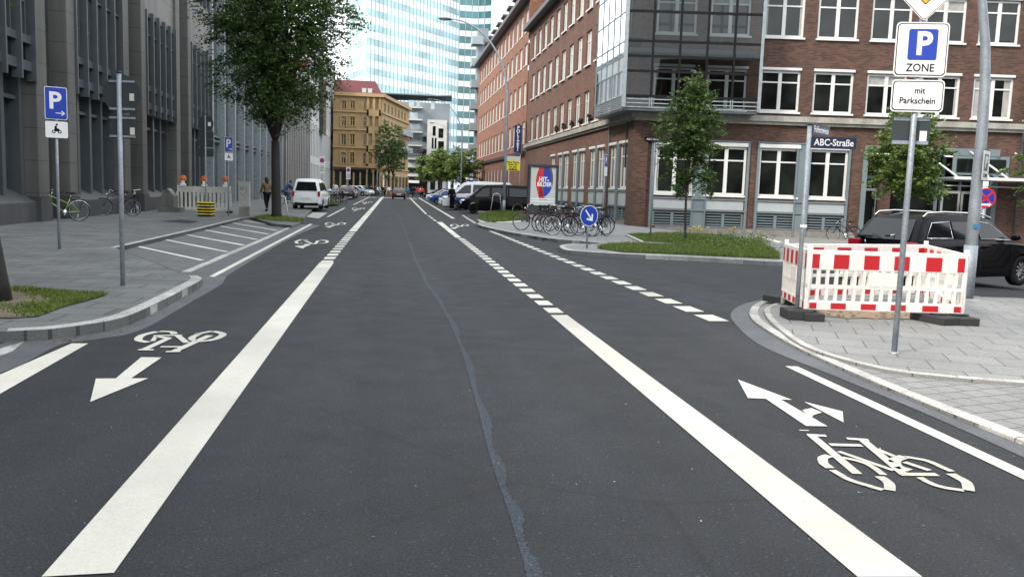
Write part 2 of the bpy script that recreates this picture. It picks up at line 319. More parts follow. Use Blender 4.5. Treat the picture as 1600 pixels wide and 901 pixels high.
def rrect(w, h, r, k=4):
    out = []
    for cx, cy, a0 in ((w/2-r, h/2-r, 0), (-w/2+r, h/2-r, 90), (-w/2+r, -h/2+r, 180), (w/2-r, -h/2+r, 270)):
        out += [(cx+r*math.cos(R(a0+90*i/k)), cy+r*math.sin(R(a0+90*i/k))) for i in range(k+1)]
    return out
def circ(r, n=28, cx=0, cy=0): return [(cx+r*math.cos(2*math.pi*i/n), cy+r*math.sin(2*math.pi*i/n)) for i in range(n)]
# ---------------------------------------------------------------- ground
def sheet(name, pts, z, m, side=0.0, kind='structure', parent=None):
    bm = bmesh.new(); vs = [bm.verts.new((p[0], p[1], z)) for p in pts]; f = bm.faces.new(vs)
    if f.normal.z < 0: f.normal_update(); 
    bm.normal_update()
    if f.normal.z < 0: bmesh.ops.reverse_faces(bm, faces=[f])
    for xx in (10.5,11.2,12,13,14,15,16,16.8,17.5):
        bmesh.ops.bisect_plane(bm, geom=bm.verts[:]+bm.edges[:]+bm.faces[:], plane_co=(xx,0,0), plane_no=(1,0,0))
    bmesh.ops.triangulate(bm, faces=[f for f in bm.faces if len(f.verts) > 4])
    if side:
        be = [e for e in bm.edges if len(e.link_faces) == 1]
        r = bmesh.ops.extrude_edge_only(bm, edges=be)
        for v in r['geom']:
            if isinstance(v, bmesh.types.BMVert): v.co.z -= side
    for v in bm.verts: v.co.z += gz(v.co.x)
    me = bpy.data.meshes.new(name); bm.to_mesh(me); bm.free(); me.materials.append(M[m])
    o = bpy.data.objects.new(name, me); COL.objects.link(o)
    if kind: o['kind'] = kind
    return o
def smooth(pts, k=6, closed=False):
    pts = [Vector((p[0], p[1], 0)) for p in pts]; out = []; n = len(pts)
    for i in range(n-1):
        p0 = pts[max(0,i-1)]; p1 = pts[i]; p2 = pts[i+1]; p3 = pts[min(n-1,i+2)]
        for j in range(k):
            t = j/k; out.append(0.5*((2*p1)+(p2-p0)*t+(2*p0-5*p1+4*p2-p3)*t*t+(3*p1-p0-3*p2+p3)*t**3))
    out.append(pts[-1]); return out
def strip(name, pts, width, z, m, side=1, h=0.0, kind='structure'):
    """band along a polyline, offset to one side; h>0 makes a solid kerb whose top is at z"""
    pts = [Vector((p[0], p[1], 0)) for p in pts]; L = len(pts); a = []; b = []
    for i, p in enumerate(pts):
        t = (pts[min(L-1,i+1)]-pts[max(0,i-1)]).normalized(); nn = Vector((-t.y, t.x, 0))*side
        a.append(p); b.append(p+nn*width)
    mb = MB(); 
    for i in range(L): mb.v += [Vector((a[i].x,a[i].y,z+gz(a[i].x))), Vector((b[i].x,b[i].y,z+gz(b[i].x)))]
    if h:
        for i in range(L): mb.v += [Vector((a[i].x,a[i].y,z-h+gz(a[i].x))), Vector((b[i].x,b[i].y,z-h+gz(b[i].x)))]
    for i in range(L-1):
        mb.f.append((2*i,2*i+1,2*i+3,2*i+2))
        if h:
            o = 2*L; mb.f += [(2*i,2*i+2,o+2*i+2,o+2*i), (2*i+1,o+2*i+1,o+2*i+3,2*i+3)]
    if h: mb.f += [(0,2*L,2*L+1,1), (2*L-2,2*L-1,4*L-1,4*L-2)]
    mb.sm = [False]*len(mb.f); return mb.build(name, m, kind=kind)
def kerb(name, pts, width, z, m, side=1, h=0.3, stone=1.0, gap=0.012):
    """a row of separate kerb stones laid along a line"""
    pts = [Vector((p[0], p[1], 0)) for p in pts]; cum = [0]
    for a, b in zip(pts, pts[1:]): cum.append(cum[-1]+(b-a).length)
    def atd(d):
        for i in range(len(pts)-1):
            if d <= cum[i+1] or i == len(pts)-2:
                t = (d-cum[i])/max(1e-6, cum[i+1]-cum[i]); return pts[i].lerp(pts[i+1], t), (pts[i+1]-pts[i]).normalized()
    mb = MB(); d = 0; T = cum[-1]; rnd = random.Random(len(pts))
    while d < T-0.1:
        e = min(T, d+stone*rnd.uniform(.9,1.1)); k = 3; ring = []
        zz = z+rnd.uniform(-.003,.003)
        for j in range(k+1):
            p, t = atd(d+gap+(e-d-gap)*j/k); n_ = Vector((-t.y,t.x,0))*side; g = gz(p.x)
            ring.append([p+Vector((0,0,zz-h+g)), p+Vector((0,0,zz-.012+g)), p+n_*.012+Vector((0,0,zz+g)), p+n_*width+Vector((0,0,zz+g)), p+n_*width+Vector((0,0,zz-h+g))])
        vs = [v for r_ in ring for v in r_]; fs = [(5*j+q,5*j+q+1,5*j+q+6,5*j+q+5) for j in range(k) for q in range(4)]+[(0,1,2,3,4),tuple(range(5*k+4,5*k-1,-1))]
        mb.add(vs, fs); d = e
    return mb.build(name, m, kind='structure')
def gp(L, z=0.0): return [G(a, b, z) for a, b in L]
sheet('road', [(-120,-12),(60,-12),(120,-12),(120,400),(-120,400)], 0, 'asphalt')
sheet('ground', [(-900,-300),(900,-300),(900,1500),(-900,1500)], -0.45, 'asphalt_old')
KH = 0.11
# left footway
kl = smooth(gp([(-260,500),(-60,516),(42,516),(111,510),(191,496),(250,471),(291,450),(312,439)], KH), 5)
nose = gp([(317,435),(310,431),(296,428),(282,426)], KH)
bayback = gp([(180,387),(311,357),(375,341.6)], KH)
far_l = gp([(392,339),(425,349),(455,352),(468,348)], KH)
far_k = [(-4.9, 62), (-4.9, 75), (-4.9,100),(-4.9,160)]
poly = list(kl)+nose+bayback+far_l+[Vector((-5.0,58,0))]+[Vector((*p,0)) for p in far_k]+[Vector((-40,160,0)),Vector((-60,10,0))]
FP = sheet('footway', poly, KH, 'slab_left', 0.3)
kerb('kerb', kl[8:]+nose[:2], 0.16, KH+0.006, 'kerb_light', 1, 0.3)
strip('kerb', bayback, 0.12, KH+0.004, 'kerb_stone', 1, 0.3)
bay = gp([(282,426),(398,378),(462,350)])
sheet('parking_bay', bay+gp([(455,352),(425,349),(392,339),(375,341.6),(311,357),(180,387)]), 0.006, 'paver')
kerb('kerb', bay, 0.15, 0.016, 'kerb_light', -1, 0.1)
gut = smooth(gp([(-200,620),(0,583),(94,539),(153,530),(222,515),(300,471),(345,445),(352,436),(372,420),(455,372),(500,352)]), 5)
inner = list(kl[8:])+nose+bay
sheet('gutter', gut+list(reversed(inner)), 0.004, 'gutter')
sheet('footway_patch', gp([(-60,552),(0,545),(38,534),(20,549),(-60,580)]), 0.006, 'kerb_light')
# right corner
kr = smooth(gp([(1530,463.5),(1400,461),(1260,462),(1215,466),(1186,472),(1173,481),(1172,494),(1190,510),(1247,543),(1336,583),(1453,632),(1600,690),(1800,775),(2200,945),(2700,1160)], 0.03), 5)
sheet('footway', list(kr)+[Vector((30,3,0)),Vector((30,13.7,0))], 0.03, 'hex_paver', 0.25)
kerb('kerb', kr, 0.12, 0.038, 'kerb_light', 1, 0.2)
ki = smooth(gp([(1530,468),(1400,466),(1262,468),(1218,472),(1196,480),(1196,492),(1215,512),(1262,543),(1365,573),(1453,586),(1600,598),(1900,618),(2600,665)], 0.06), 5)
sheet('footway', list(ki)+[Vector((30,8,0)),Vector((30,13.6,0))], 0.06, 'slab_right', 0.1)
kerb('kerb', ki, 0.08, 0.066, 'kerb_light', 1, 0.06)
gr = smooth(gp([(1215,464),(1165,474),(1143,488),(1148,505),(1189,540),(1310,590),(1450,648),(1600,715),(1800,808),(2200,990),(2700,1215)]), 5)
sheet('gutter', gr+list(reversed(kr[15:])), 0.004, 'gutter')
# far corner and traffic island in one raised area
kc = smooth(gp([(745,349.5),(752,352.5),(775,358),(800,363),(860,372),(905,376),(945,379.5)], KH), 4)
isl = smooth(gp([(920,381.5),(895,380.8),(880,382.3),(874,384.5),(878,388.3),(889,391),(955,395.5),(1033,399),(1130,404),(1218,409),(1228,406)], KH), 4)
poly = list(kc)+list(isl)+gp([(1232,398),(1225,392),(1700,408)],KH)+[Vector((40,44,0)),Vector((9.8,130,0)),Vector((9.8,62,0)),Vector((7.4,62,0))]
sheet('footway', poly, KH, 'slab_right', 0.5)
kerb('kerb', kc, 0.13, KH+0.006, 'kerb_stone', 1, 0.3); kerb('kerb', isl, 0.14, KH+0.008, 'kerb_light', 1, 0.45, stone=1.6)
sheet('parking_lane', [(6.2,60.5),(9.75,60.5),(9.75,118),(4.6,118),(5.0,90)], 0.005, 'paver')
strip('kerb', gp([(725,337.5),(733,343),(745,350)]), 0.15, 0.05, 'kerb_light', -1, 0.1)
strip('kerb', [(5.9,63),(5.3,85),(5.0,117)], 0.12, 0.02, 'kerb_stone', -1, 0.1)
# kerbside paving beyond the tree pit on the left
sheet('parking_lane', [(-6.9,47.5),(-4.8,46),(-4.6,60),(-4.5,150),(-8,150),(-8,52)], KH+0.005, 'paver')
sheet('ramp', gp([(478,339.5),(489,332.5),(512,333),(498,342)]), 0.02, 'kerb_light')
# marks on the road
def mark(name, L, m='road_paint', z=0.006): return sheet(name, gp(L), z, m)
mark('lane_line', [(65,902),(178,896),(522,410),(500,410)])
mark('lane_line', [(544.5,362),(556.5,362),(600.5,307.5),(596,307.5)])
A0,A1,B0,B1 = G(499.5,411.5),G(518,411.5),G(543.8,363),G(555.5,363)
for i in range(13):
    for_ = (i+0.12)/13; t1 = (i+0.72)/13
    sheet('lane_line', [A0.lerp(B0,for_),A1.lerp(B1,for_),A1.lerp(B1,t1),A0.lerp(B0,t1)], 0.006, 'road_paint')
mark('lane_line', [(1340,902),(1441,902),(886,492.5),(860,492.5)])
A0,A1,B0,B1 = G(859,490.5),G(883,490.5),G(714,372),G(724,372)
N = 22
for i in range(N):
    a = (i+0.1)/N; b = (i+0.72)/N
    sheet('lane_line', [A0.lerp(B0,a),A1.lerp(B1,a),A1.lerp(B1,b),A0.lerp(B0,b)], 0.006, 'road_paint')
mark('lane_line', [(682,347),(690.5,347),(721,371.5),(712,371.5)])
mark('lane_line', [(639,309),(641.5,309),(668,335),(665,335)])
for a in (337,340,343.4): mark('lane_line', [(665+(a-335)*1.3,a),(669+(a-335)*1.3,a),(672+(a-335)*1.3,a+1.9),(668+(a-335)*1.3,a+1.9)])
A0,A1,B0,B1 = G(1108,502),G(1139,502),G(762,360.5),G(767.5,360.5)
N = 27
for i in range(N):
    a = (i+0.0)/N; b = (i+0.66)/N
    sheet('lane_line', [A0.lerp(B0,a),A1.lerp(B1,a),A1.lerp(B1,b),A0.lerp(B0,b)], 0.006, 'road_paint')
mark('lane_line', [(653,309),(655.5,309),(711,341.5),(706.5,341.5)])
mark('lane_line', [(1227,572.5),(1246,573),(1600,736),(1800,826),(1800,850),(1600,750)])
mark('lane_line', [(-60,640),(-60,612),(112,537),(138,537),(0,616)])
mark('lane_line', [(327,432),(335,433),(489,350),(484,350)])
mark('lane_line', [(510,339),(513.5,339),(540,325),(537,325)]); mark('lane_line', [(551,320),(553.5,320),(579,307.5),(577,307.5)])
for a, b in (((207,384.5),(312,407.5)),((250,374),(351,394)),((283,366),(377,383.5)),((311,358.5),(398,374.5)),((335,352.6),(416,366)),((356,347.8),(431,360.5)),((372,343.8),(445,355.5))):
    A, B = G(*a), G(*b); strip('bay_line', [A, B], 0.12, 0.011, 'paint_white')
sheet('crossing', [(-4.4,121),(3.6,121),(3.6,124),(-4.4,124)], 0.006, 'road_paint')
mark('footway_line', [(1177,371.5),(1184,371.5),(1222,382),(1216,383.5)], 'paint_white', KH+0.01)
mark('footway_line', [(769,349.5),(815,348),(815,350),(769,351.5)], 'paint_white', KH+0.01)
mark('ramp', [(745,346.5),(768,346),(776,351.5),(752,352)], 'kerb_light', KH+0.01)
# bluish healed seam in the carriageway
sm_ = smooth(gp([(622,335),(632,360),(643,390),(662,435),(692,480),(720,540),(748,630),(772,720),(800,800),(830,900),(842,960)]), 8)
rnd = random.Random(31); mb = MB(); prev = None
for i in range(len(sm_)-1):
    for j in range(6):
        p = sm_[i].lerp(sm_[i+1], j/6); a = Vector((p.x-.02+rnd.uniform(-.003,.003), p.y, .004)); b = Vector((p.x+.035+.02*math.sin(i*.9+j*.3)+rnd.uniform(-.004,.005), p.y, .004))
        if prev: mb.add([prev[0],prev[1],b,a],[(0,1,2,3)])
        prev = (a,b)
mb.build('road_seam', 'seam', kind='structure')
# painted cycles
def strokes(name, groups, wd):
    mb = MB()
    for pts, w_ in groups:
        P = gp(pts)
        P = smooth(P, 5) if len(P) > 2 and w_ > 0 else P
        w_ = abs(w_)*wd; L = len(P)
        for i in range(L-1):
            a, b = Vector(P[i]), Vector(P[i+1]); t = (b-a).normalized(); n_ = Vector((-t.y,t.x,0))*w_/2; a = a-t*0.01; b = b+t*0.01
            z = Vector((0,0,0.007+0.0004*(len(mb.f) % 5)))
            mb.add([a-n_+z, b-n_+z, b+n_+z, a+n_+z], [(0,1,2,3)])
    return mb.build(name, 'road_paint', kind='structure')
def z6(L): return [(1130+a/3.404, 540+b/3.404) for a, b in L]
S = 0.052
strokes('cycle_symbol', [(z6([(470,480),(710,682)]),-1.2),(z6([(455,478),(540,482)]),-1),(z6([(575,530),(730,534)]),-1.1),(z6([(665,498),(765,505)]),-1),(z6([(735,500),(960,688)]),-1.2),(z6([(945,687),(1130,688)]),-1.1),
  (z6([(620,568),(900,665)]),-0.8),(z6([(640,600),(760,630),(850,688)]),0.9),(z6([(560,590),(530,602),(535,630),(565,652)]),1.2),(z6([(585,668),(680,720),(840,768)]),0.9),(z6([(835,702),(880,735),(885,770)]),1.2),
  (z6([(820,555),(905,590)]),-0.8),(z6([(960,595),(915,612),(925,645),(985,665)]),1.4),(z6([(970,596),(1080,615),(1210,670)]),0.9),(z6([(970,625),(1090,665)]),-0.9),(z6([(1050,708),(1140,750),(1270,773)]),0.9),(z6([(1215,688),(1290,730),(1305,772)]),1.25)], S)
mark('arrow', z6([(78,182),(365,290),(132,280)])); mark('arrow', z6([(225,284),(300,286),(555,432),(440,430)]), z=0.0075)
mark('arrow', z6([(430,300),(635,352),(640,410)])); mark('arrow', z6([(420,345),(470,335),(525,358),(480,372),(470,385),(440,365)]), z=0.0075)
mark('arrow', z6([(405,450),(455,451),(455,455),(405,454)]))
def z5(L): return [(a/3.605, 450+b/3.605) for a, b in L]
strokes('cycle_symbol', [(z5([(880,248),(800,270),(780,295),(830,308)]),1.2),(z5([(905,246),(970,250),(980,262)]),1.1),(z5([(870,270),(1020,268)]),-0.9),(z5([(885,275),(950,285),(810,350)]),-1.1),(z5([(785,350),(860,351)]),-0.9),(z5([(1000,270),(1050,310)]),-1),
  (z5([(910,333),(1025,333)]),-1),(z5([(860,300),(880,272)]),-0.7),(z5([(1180,270),(980,360)]),-1.2),(z5([(940,361),(1010,360)]),-0.9),(z5([(1120,262),(1080,285),(1110,302),(1160,300)]),1.1),(z5([(1110,262),(1190,246)]),-1),(z5([(1205,246),(1255,262),(1225,285),(1170,300)]),1.2)], 0.065)
mark('arrow', z5([(540,512),(835,510),(508,644)])); mark('arrow', z5([(795,392),(910,394),(735,514),(650,514)]), z=0.0075)
def farcycle(cx, cy, s):
    o = lambda L: [(cx+a*s, cy+b*s) for a, b in L]
    strokes('cycle_symbol', [(o([(-16,-4),(-24,-1),(-22,2),(-14,2)]),1),(o([(-14,-4),(-6,-3)]),-1),(o([(-10,-2),(4,3),(10,-2),(20,-2)]),1),(o([(12,2),(22,1),(24,-2),(14,-4)]),1)], 0.085)
    mark('arrow', o([(-27,6),(-6,5),(-14,10)])); mark('arrow', o([(-10,3),(0,3),(-6,6),(-14,6)]), z=0.0075)
farcycle(487,378.5,1.0); farcycle(524,350,0.62); farcycle(560,326,0.38); farcycle(574,316,0.3); farcycle(718,352.5,0.55)
# dark lid and paving scar on the left footway
mark('access_cover', [(250,350.5),(283,347),(312,351),(294,354)], 'asphalt_dark', KH+0.006)
# ---------------------------------------------------------------- buildings
class F:
    """a wall plane: u runs along the wall, z up, d outwards"""
    def __init__(s, o, u, n): s.o = Vector((o[0],o[1],0)); s.u = Vector((u[0],u[1],0)).normalized(); s.n = Vector((n[0],n[1],0)).normalized()
    def p(s, u, z, d=0.0): return s.o+s.u*u+s.n*d+Vector((0,0,z))
    def U(s, px, py, d=0.0):       # (u, z) of the wall point seen at a photo position
        r_ = ray(px, py); q = s.o+s.n*d; t = (q.x*s.n.x+q.y*s.n.y)/(r_.x*s.n.x+r_.y*s.n.y); w_ = r_*t
        return ((w_.x-q.x)*s.u.x+(w_.y-q.y)*s.u.y, CAMZ+w_.z)
    def box(s, mb, u0, u1, z0, z1, d0, d1):
        vs = [s.p(u, z, d) for z in (z0,z1) for d in (d0,d1) for u in (u0,u1)]
        return mb.add(vs, [(0,2,3,1),(4,5,7,6),(0,1,5,4),(2,6,7,3),(0,4,6,2),(1,3,7,5)])
    def quad(s, mb, u0, u1, z0, z1, d): return mb.add([s.p(u0,z0,d),s.p(u1,z0,d),s.p(u1,z1,d),s.p(u0,z1,d)], [(0,1,2,3)])
    def wall(s, mb, u0, u1, z0, z1, holes, d=0.0, rev=0.25):
        us = sorted(set([u0,u1]+[min(max(h[k],u0),u1) for h in holes for k in (0,1)])); zs = sorted(set([z0,z1]+[h[k] for h in holes for k in (2,3)]))
        for i in range(len(us)-1):
            a, b = us[i], us[i+1]; um = (a+b)/2
            run = None
            for j in range(len(zs)-1):
                zm = (zs[j]+zs[j+1])/2; hole = any(h[0] < um < h[1] and h[2] < zm < h[3] for h in holes)
                if not hole:
                    if run is None: run = zs[j]
                if (hole or j == len(zs)-2) and run is not None:
                    s.quad(mb, a, b, run, zs[j] if hole else zs[j+1], d); run = None
        for h in holes:
            for (ua,ub,za,zb) in ((h[0],h[0],h[2],h[3]),(h[1],h[1],h[2],h[3]),(h[0],h[1],h[2],h[2]),(h[0],h[1],h[3],h[3])):
                if ua == ub: mb.add([s.p(ua,za,d),s.p(ua,za,d-rev),s.p(ua,zb,d-rev),s.p(ua,zb,d)], [(0,1,2,3)])
                else: mb.add([s.p(ua,za,d),s.p(ub,za,d),s.p(ub,za,d-rev),s.p(ua,za,d-rev)], [(0,1,2,3)])
WR = random.Random(77)
def window(f, par, u0, u1, z0, z1, d, pane='window_dark', fr='white_frame', fw=0.08, mull=1, tran=0.72, sill=True, box=0.0, split=None, sd_=0.12):
    g = MB(); f.quad(g, u0+0.01, u1-0.01, z0+0.01, z1-0.01, d); W = g.build('window', pane, par)
    m_ = MB(); e = d+0.06
    f.box(m_, u0, u0+fw, z0, z1, d-0.02, e); f.box(m_, u1-fw, u1, z0, z1, d-0.02, e)
    f.box(m_, u0+fw, u1-fw, z0, z0+fw, d-0.02, e-0.003); f.box(m_, u0+fw, u1-fw, z1-fw, z1, d-0.02, e-0.003)
    zt = z0+(z1-z0)*tran
    for k in range(mull):
        uc = u0+(u1-u0)*(k+1)/(mull+1); f.box(m_, uc-fw*0.8, uc+fw*0.8, z0+fw, z1-fw, d-0.02, e+0.004)
    if tran < 1: f.box(m_, u0+fw, u1-fw, zt-0.035, zt+0.035, d-0.02, e-0.008)
    if fr: m_.build('frame', fr, W)
    if pane == 'window_dark' and mull and WR.random() < .55:
        k = WR.random()
        if k < .4: b_ = MB(); f.quad(b_, u0+.02, u1-.02, z1-(z1-z0)*WR.uniform(.12,.5), z1-.02, d+.004); b_.build('blind', 'blind', W)
        else:
            b_ = MB(); w_ = (u1-u0)*WR.uniform(.10,.22); f.quad(b_, u0+.02, u0+w_, z0+.02, z1-.02, d+.004); b_.build('curtain', 'blind', W); b_ = MB(); f.quad(b_, u1-w_, u1-.02, z0+.02, z1-.02, d+.004); b_.build('curtain', 'blind', W)
    if box: b_ = MB(); f.box(b_, u0-0.03, u1+0.03, z1+0.003, z1+box, d-0.02, d+0.22); b_.build('shutter_box', fr, W, bevel=0.03)
    if sill: b_ = MB(); f.box(b_, u0-0.06, u1+0.06, z0-0.09, z0-0.003, d-0.02, sd_); b_.build('sill', fr if sill is True else sill, W)
    return W
# ---- brick corner office
UR = Vector((_r0.x, _r0.y, 0)).normalized()              # the side-street front runs square to the view
CX, CY = 12.05, 42.0
FA = F((CX, CY), (0,1), (-1,0)); FB = F((CX, CY), UR, (-UR.y*-1*-1, 0)) if False else F((CX, CY), UR, Vector((UR.y,-UR.x,0)))
FB_L = 27.2
office = thing('brick_office', 'dark brick corner office with white windows and a glass bay at the corner', 'office building', (CX+6,CY+6,0), world=True)
def rows(f, list_u, wd, zs): return [(u-wd/2, u+wd/2, a, b) for u in list_u for a, b in zs]
GZ = (1.95,4.25); R1 = (5.95,7.95); R2 = (9.55,11.65); R3 = (12.95,15.0)
# street front (A): u = metres beyond the corner
LA = 35.5
ua = [3.5+2.65*k for k in range(12)]; ua = [u for u in ua if u < LA-0.8]
uag = [2.0,4.1, 6.9,9.0, 11.9,14.0, 16.9,19.0, 21.9]
hA = rows(FA, ua, 1.42, [R1,R2,R3]); hAg = rows(FA, uag, 1.45, [GZ])+rows(FA, uag, 1.45, [(0.25,0.95)])
wl = MB(); FA.wall(wl, 0, LA, -0.1, 15.7, hA+hAg+[(25.2,31.5,0.11,3.6)], rev=0.3); wl.build('wall', 'brick_sunlit', office); wl = MB()
# side-street front (B)
ub = [1.75+2.64*k for k in range(10)]; ubw = 1.98
FBx = lambda px: FB.U(px, 300)[0]
ubg = [FBx(p) for p in (1052,1132,1214,1290)]
entr = (FBx(1346), FBx(1556))
hB = rows(FB, ub, ubw, [R1,R2,R3]); hBg = rows(FB, ubg, 2.0, [(1.75,4.15)])+rows(FB, ubg, 2.0, [(0.12,0.85)])
FB.wall(wl, 0, FB_L, -0.6, 15.7, hB+hBg+[(entr[0],entr[1],-0.4,4.1)], rev=0.3)
wl.quad(FB.p(FB_L,-0.6),FB.p(FB_L,-0.6,-14),FB.p(FB_L,15.7,-14),FB.p(FB_L,15.7))
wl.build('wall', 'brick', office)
# ribbed brick courses under the first floor, plinth, cornices
tr = MB(); FA.box(tr, -0.25, LA, 5.45, 5.72, -0.05, 0.28); FB.box(tr, 0.0, FB_L, 5.45, 5.72, -0.05, 0.30); FA.box(tr, -0.25, LA, 5.32, 5.45, -0.05, 0.16); FB.box(tr, -0.1, FB_L, 5.30, 5.45, -0.05, 0.18)
tr.build('cornice', 'stone_trim', office)
ev = MB(); FA.box(ev, -0.6, LA, 15.7, 16.05, -0.3, 0.65); FB.box(ev, -0.6, FB_L, 15.702, 16.04, -0.3, 0.64); ev.build('eave', 'dark_metal', office)
pl = MB(); FB.box(pl, 1.2, entr[0]-0.2, -0.6, 0.09, -0.1, 0.05); FA.box(pl, 1.2, 25, -0.3, 0.22, -0.1, 0.06); pl.build('plinth', 'plinth', office)
# set-back top storey behind the eave
tp = MB(); sb = F((CX+1.6, CY+1.6), (0,1), (-1,0)); sb2 = F((CX+1.6, CY+1.6), UR, FB.n)
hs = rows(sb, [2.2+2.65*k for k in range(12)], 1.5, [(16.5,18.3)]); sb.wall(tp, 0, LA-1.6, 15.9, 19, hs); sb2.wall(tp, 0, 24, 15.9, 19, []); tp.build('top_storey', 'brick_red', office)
for h in hs: window(sb, office, h[0], h[1], h[2], h[3], -0.18, sill=False)
rf = MB(); sb.box(rf, -0.8, LA, 19, 19.3, -12, 0.7); rf.build('roof', 'roof_dark', office)
for h in hA:
    if h[0] < 7.3 and h[2] < 17: pass
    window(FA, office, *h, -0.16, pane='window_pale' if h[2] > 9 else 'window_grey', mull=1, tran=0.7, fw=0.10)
for i, h in enumerate(hAg):
    if h[2] > 1: window(FA, office, *h, -0.10, pane='window_grey', box=0.16, fw=0.09, sd_=0.05)
def louvre(f, par, u0, u1, z0, z1, d):
    b_ = MB(); f.quad(b_, u0, u1, z0, z1, d-0.12); L = b_.build('vent', 'black', par); s_ = MB()
    f.box(s_, u0, u0+0.09, z0, z1, d, d+0.06); f.box(s_, u1-0.09, u1, z0, z1, d, d+0.06); f.box(s_, (u0+u1)/2-0.07, (u0+u1)/2+0.07, z0, z1, d, d+0.06)
    f.box(s_, u0+.09, u1-.09, z0, z0+0.07, d, d+0.057); f.box(s_, u0+.09, u1-.09, z1-0.07, z1, d, d+0.057)
    for k in range(4):
        z = z0+0.12+k*(z1-z0-0.2)/4; f.box(s_, u0+0.1, u1-0.1, z, z+0.06, d-0.06, d+0.02)
    s_.build('louvre', 'grey_frame', L)
for h in hAg:
    if h[2] < 1: louvre(FA, office, *h, -0.06)
for h in hBg:
    if h[2] < 1: louvre(FB, office, *h, -0.06)
    else: window(FB, office, *h, -0.10, box=0.2, fw=0.11, sd_=0.06)
for i, h in enumerate(hB):
    window(FB, office, *h, -0.14, box=0.14, fw=0.11, pane='window_dark', sd_=0.10)
# grey infill between the ground floor windows
pn = MB(); gm = MB()
def infill(f, groups, zlo, zhi):
    for a, b, us in groups:
        f.box(gm, a, b, zhi+0.23, zhi+0.30, 0.0, 0.07)
        f.box(gm, a, b, zlo-0.26, zlo-0.19, 0.0, 0.09); f.box(gm, a, b, 0.92, 1.0, 0.0, 0.09)
        for u in us:
            pn = MB(); f.box(pn, u-0.98, u+0.98, 1.01, zlo-0.27, 0.0, 0.03); pn.build('panel', 'grey_panel', office)
        for u in [a+0.06, b-0.06]: f.box(gm, u-0.06, u+0.06, -0.3, zhi+0.22, 0.0, 0.08)
        for k in range(len(us)-1):
            c = (us[k]+us[k+1])/2
            f.box(gm, c-0.36, c-0.29, -0.3, zhi+0.22, 0.0, 0.08); f.box(gm, c+0.29, c+0.36, -0.3, zhi+0.22, 0.0, 0.08); f.box(gm, c-0.288, c+0.288, -0.3, zhi+0.22, 0.0, 0.03)
infill(FB, [(ubg[0]-1.2,ubg[1]+1.15,ubg[:2]),(ubg[2]-1.1,ubg[3]+1.12,ubg[2:])], 1.75, 4.15)
for k in range(0, 9, 2):
    us = uag[k:k+2]; f = FA; a, b = us[0]-0.85, us[-1]+0.85
    f.box(gm, a, b, 1.75, 1.82, 0, 0.08); f.box(gm, a, b, 0.97, 1.04, 0, 0.08)
    for u in us: pn = MB(); f.box(pn, u-0.74, u+0.74, 1.045, 1.745, 0, 0.03); pn.build('panel', 'grey_panel', office)
    if len(us) > 1: c = sum(us)/2; f.box(gm, c-0.2, c+0.2, 0.1, 4.4, 0.0, 0.09)
gm.build('panel_frame', 'grey_frame', office)
# corner pier in brick, standing proud
cp = MB(); FB.box(cp, -0.12, 0.62, -0.2, 5.28, -0.3, 0.14); FA.box(cp, -0.1, 0.9, -0.2, 5.28, -0.3, 0.13); cp.build('pier', 'brick', office)
# passage on the street front
ps = MB(); FA.box(ps, 25.2, 31.5, 0.1, 3.6, -2.0, -1.9); ps.build('passage', 'black', office)
# glass bay hung on the corner
GA = F((CX-1.05, CY-1.25), (0,1), (-1,0)); GB = F((CX-1.05, CY-1.25), UR, FB.n)
gb_w = GB.U(1188,120)[0]; ga_w = GA.U(929,180)[0]
gl = MB(); fm = MB(); z0b, z1b = 6.35, 15.4
GB.quad(gl, 0.05, gb_w, z0b, z1b, 0.0); bay_ = gl.build('glass_bay', 'thin_glass', office)
gl = MB(); GA.quad(gl, 0.05, ga_w, z0b, z1b, 0.0); gl.quad(GA.p(ga_w,z0b,0),GA.p(ga_w,z0b,-1.05),GA.p(ga_w,z1b,-1.05),GA.p(ga_w,z1b,0)); gl.build('glass_side', 'thin_glass_side', bay_)
fd = MB()
zs = [z0b, 7.52, 8.22, 8.92, 10.3, 11.65, 12.35, 13.05, 14.4, z1b]
for z in zs: GB.box(fd, 0, gb_w, z-0.06, z+0.06, -0.09, 0.02)
for k in range(6): u = gb_w*k/5; GB.box(fd, u-0.05, u+0.05, z0b, z1b, -0.11, 0.03)
for k in range(11): u = gb_w*k/10; 
fd.build('glazing_bar', 'black', bay_)
fg = MB()
for z in zs[::1]: GA.box(fg, 0, ga_w, z-0.035, z+0.035, -0.08, 0.02)
for k in range(6): u = ga_w*k/5; GA.box(fg, u-0.035, u+0.035, z0b, z1b, -0.08, 0.03)
fg.build('glazing_bar', 'grey_frame', bay_)
po = MB(); GB.box(po, -0.09, 0.09, 5.8, z1b, -0.09, 0.09); po.build('corner_post', 'zinc', bay_); po = MB(); GB.box(po, gb_w-0.07, gb_w+0.07, 5.75, z1b, -0.09, 0.06); po.build('corner_post', 'zinc', bay_)
sk = MB()
for i in range(5):
    z = 5.78+0.11*i; GA.box(sk, 0, ga_w, z, z+0.075, -0.05, 0.0)
for i in range(3):
    z = 5.8+0.19*i; GB.box(sk, 0.1, gb_w, z, z+0.05, -0.05, 0.0)
for k in range(6): u = gb_w*k/5; GB.box(sk, u-0.07, u-0.03, 5.78, z0b-0.06, -0.05, 0.02); GB.box(sk, u+0.03, u+0.07, 5.78, z0b-0.06, -0.05, 0.02)
for k in range(6): u = ga_w*k/5; GA.box(sk, u-0.04, u+0.04, 5.75, z0b-0.04, -0.05, 0.02)
sk.build('grating', 'zinc', bay_)
fl = MB(); GA.box(fl, 0.05, ga_w-0.02, 5.68, 5.76, -1.03, -0.03); GB.box(fl, 0.06, gb_w-0.02, 5.66, 5.755, -1.23, -0.04)
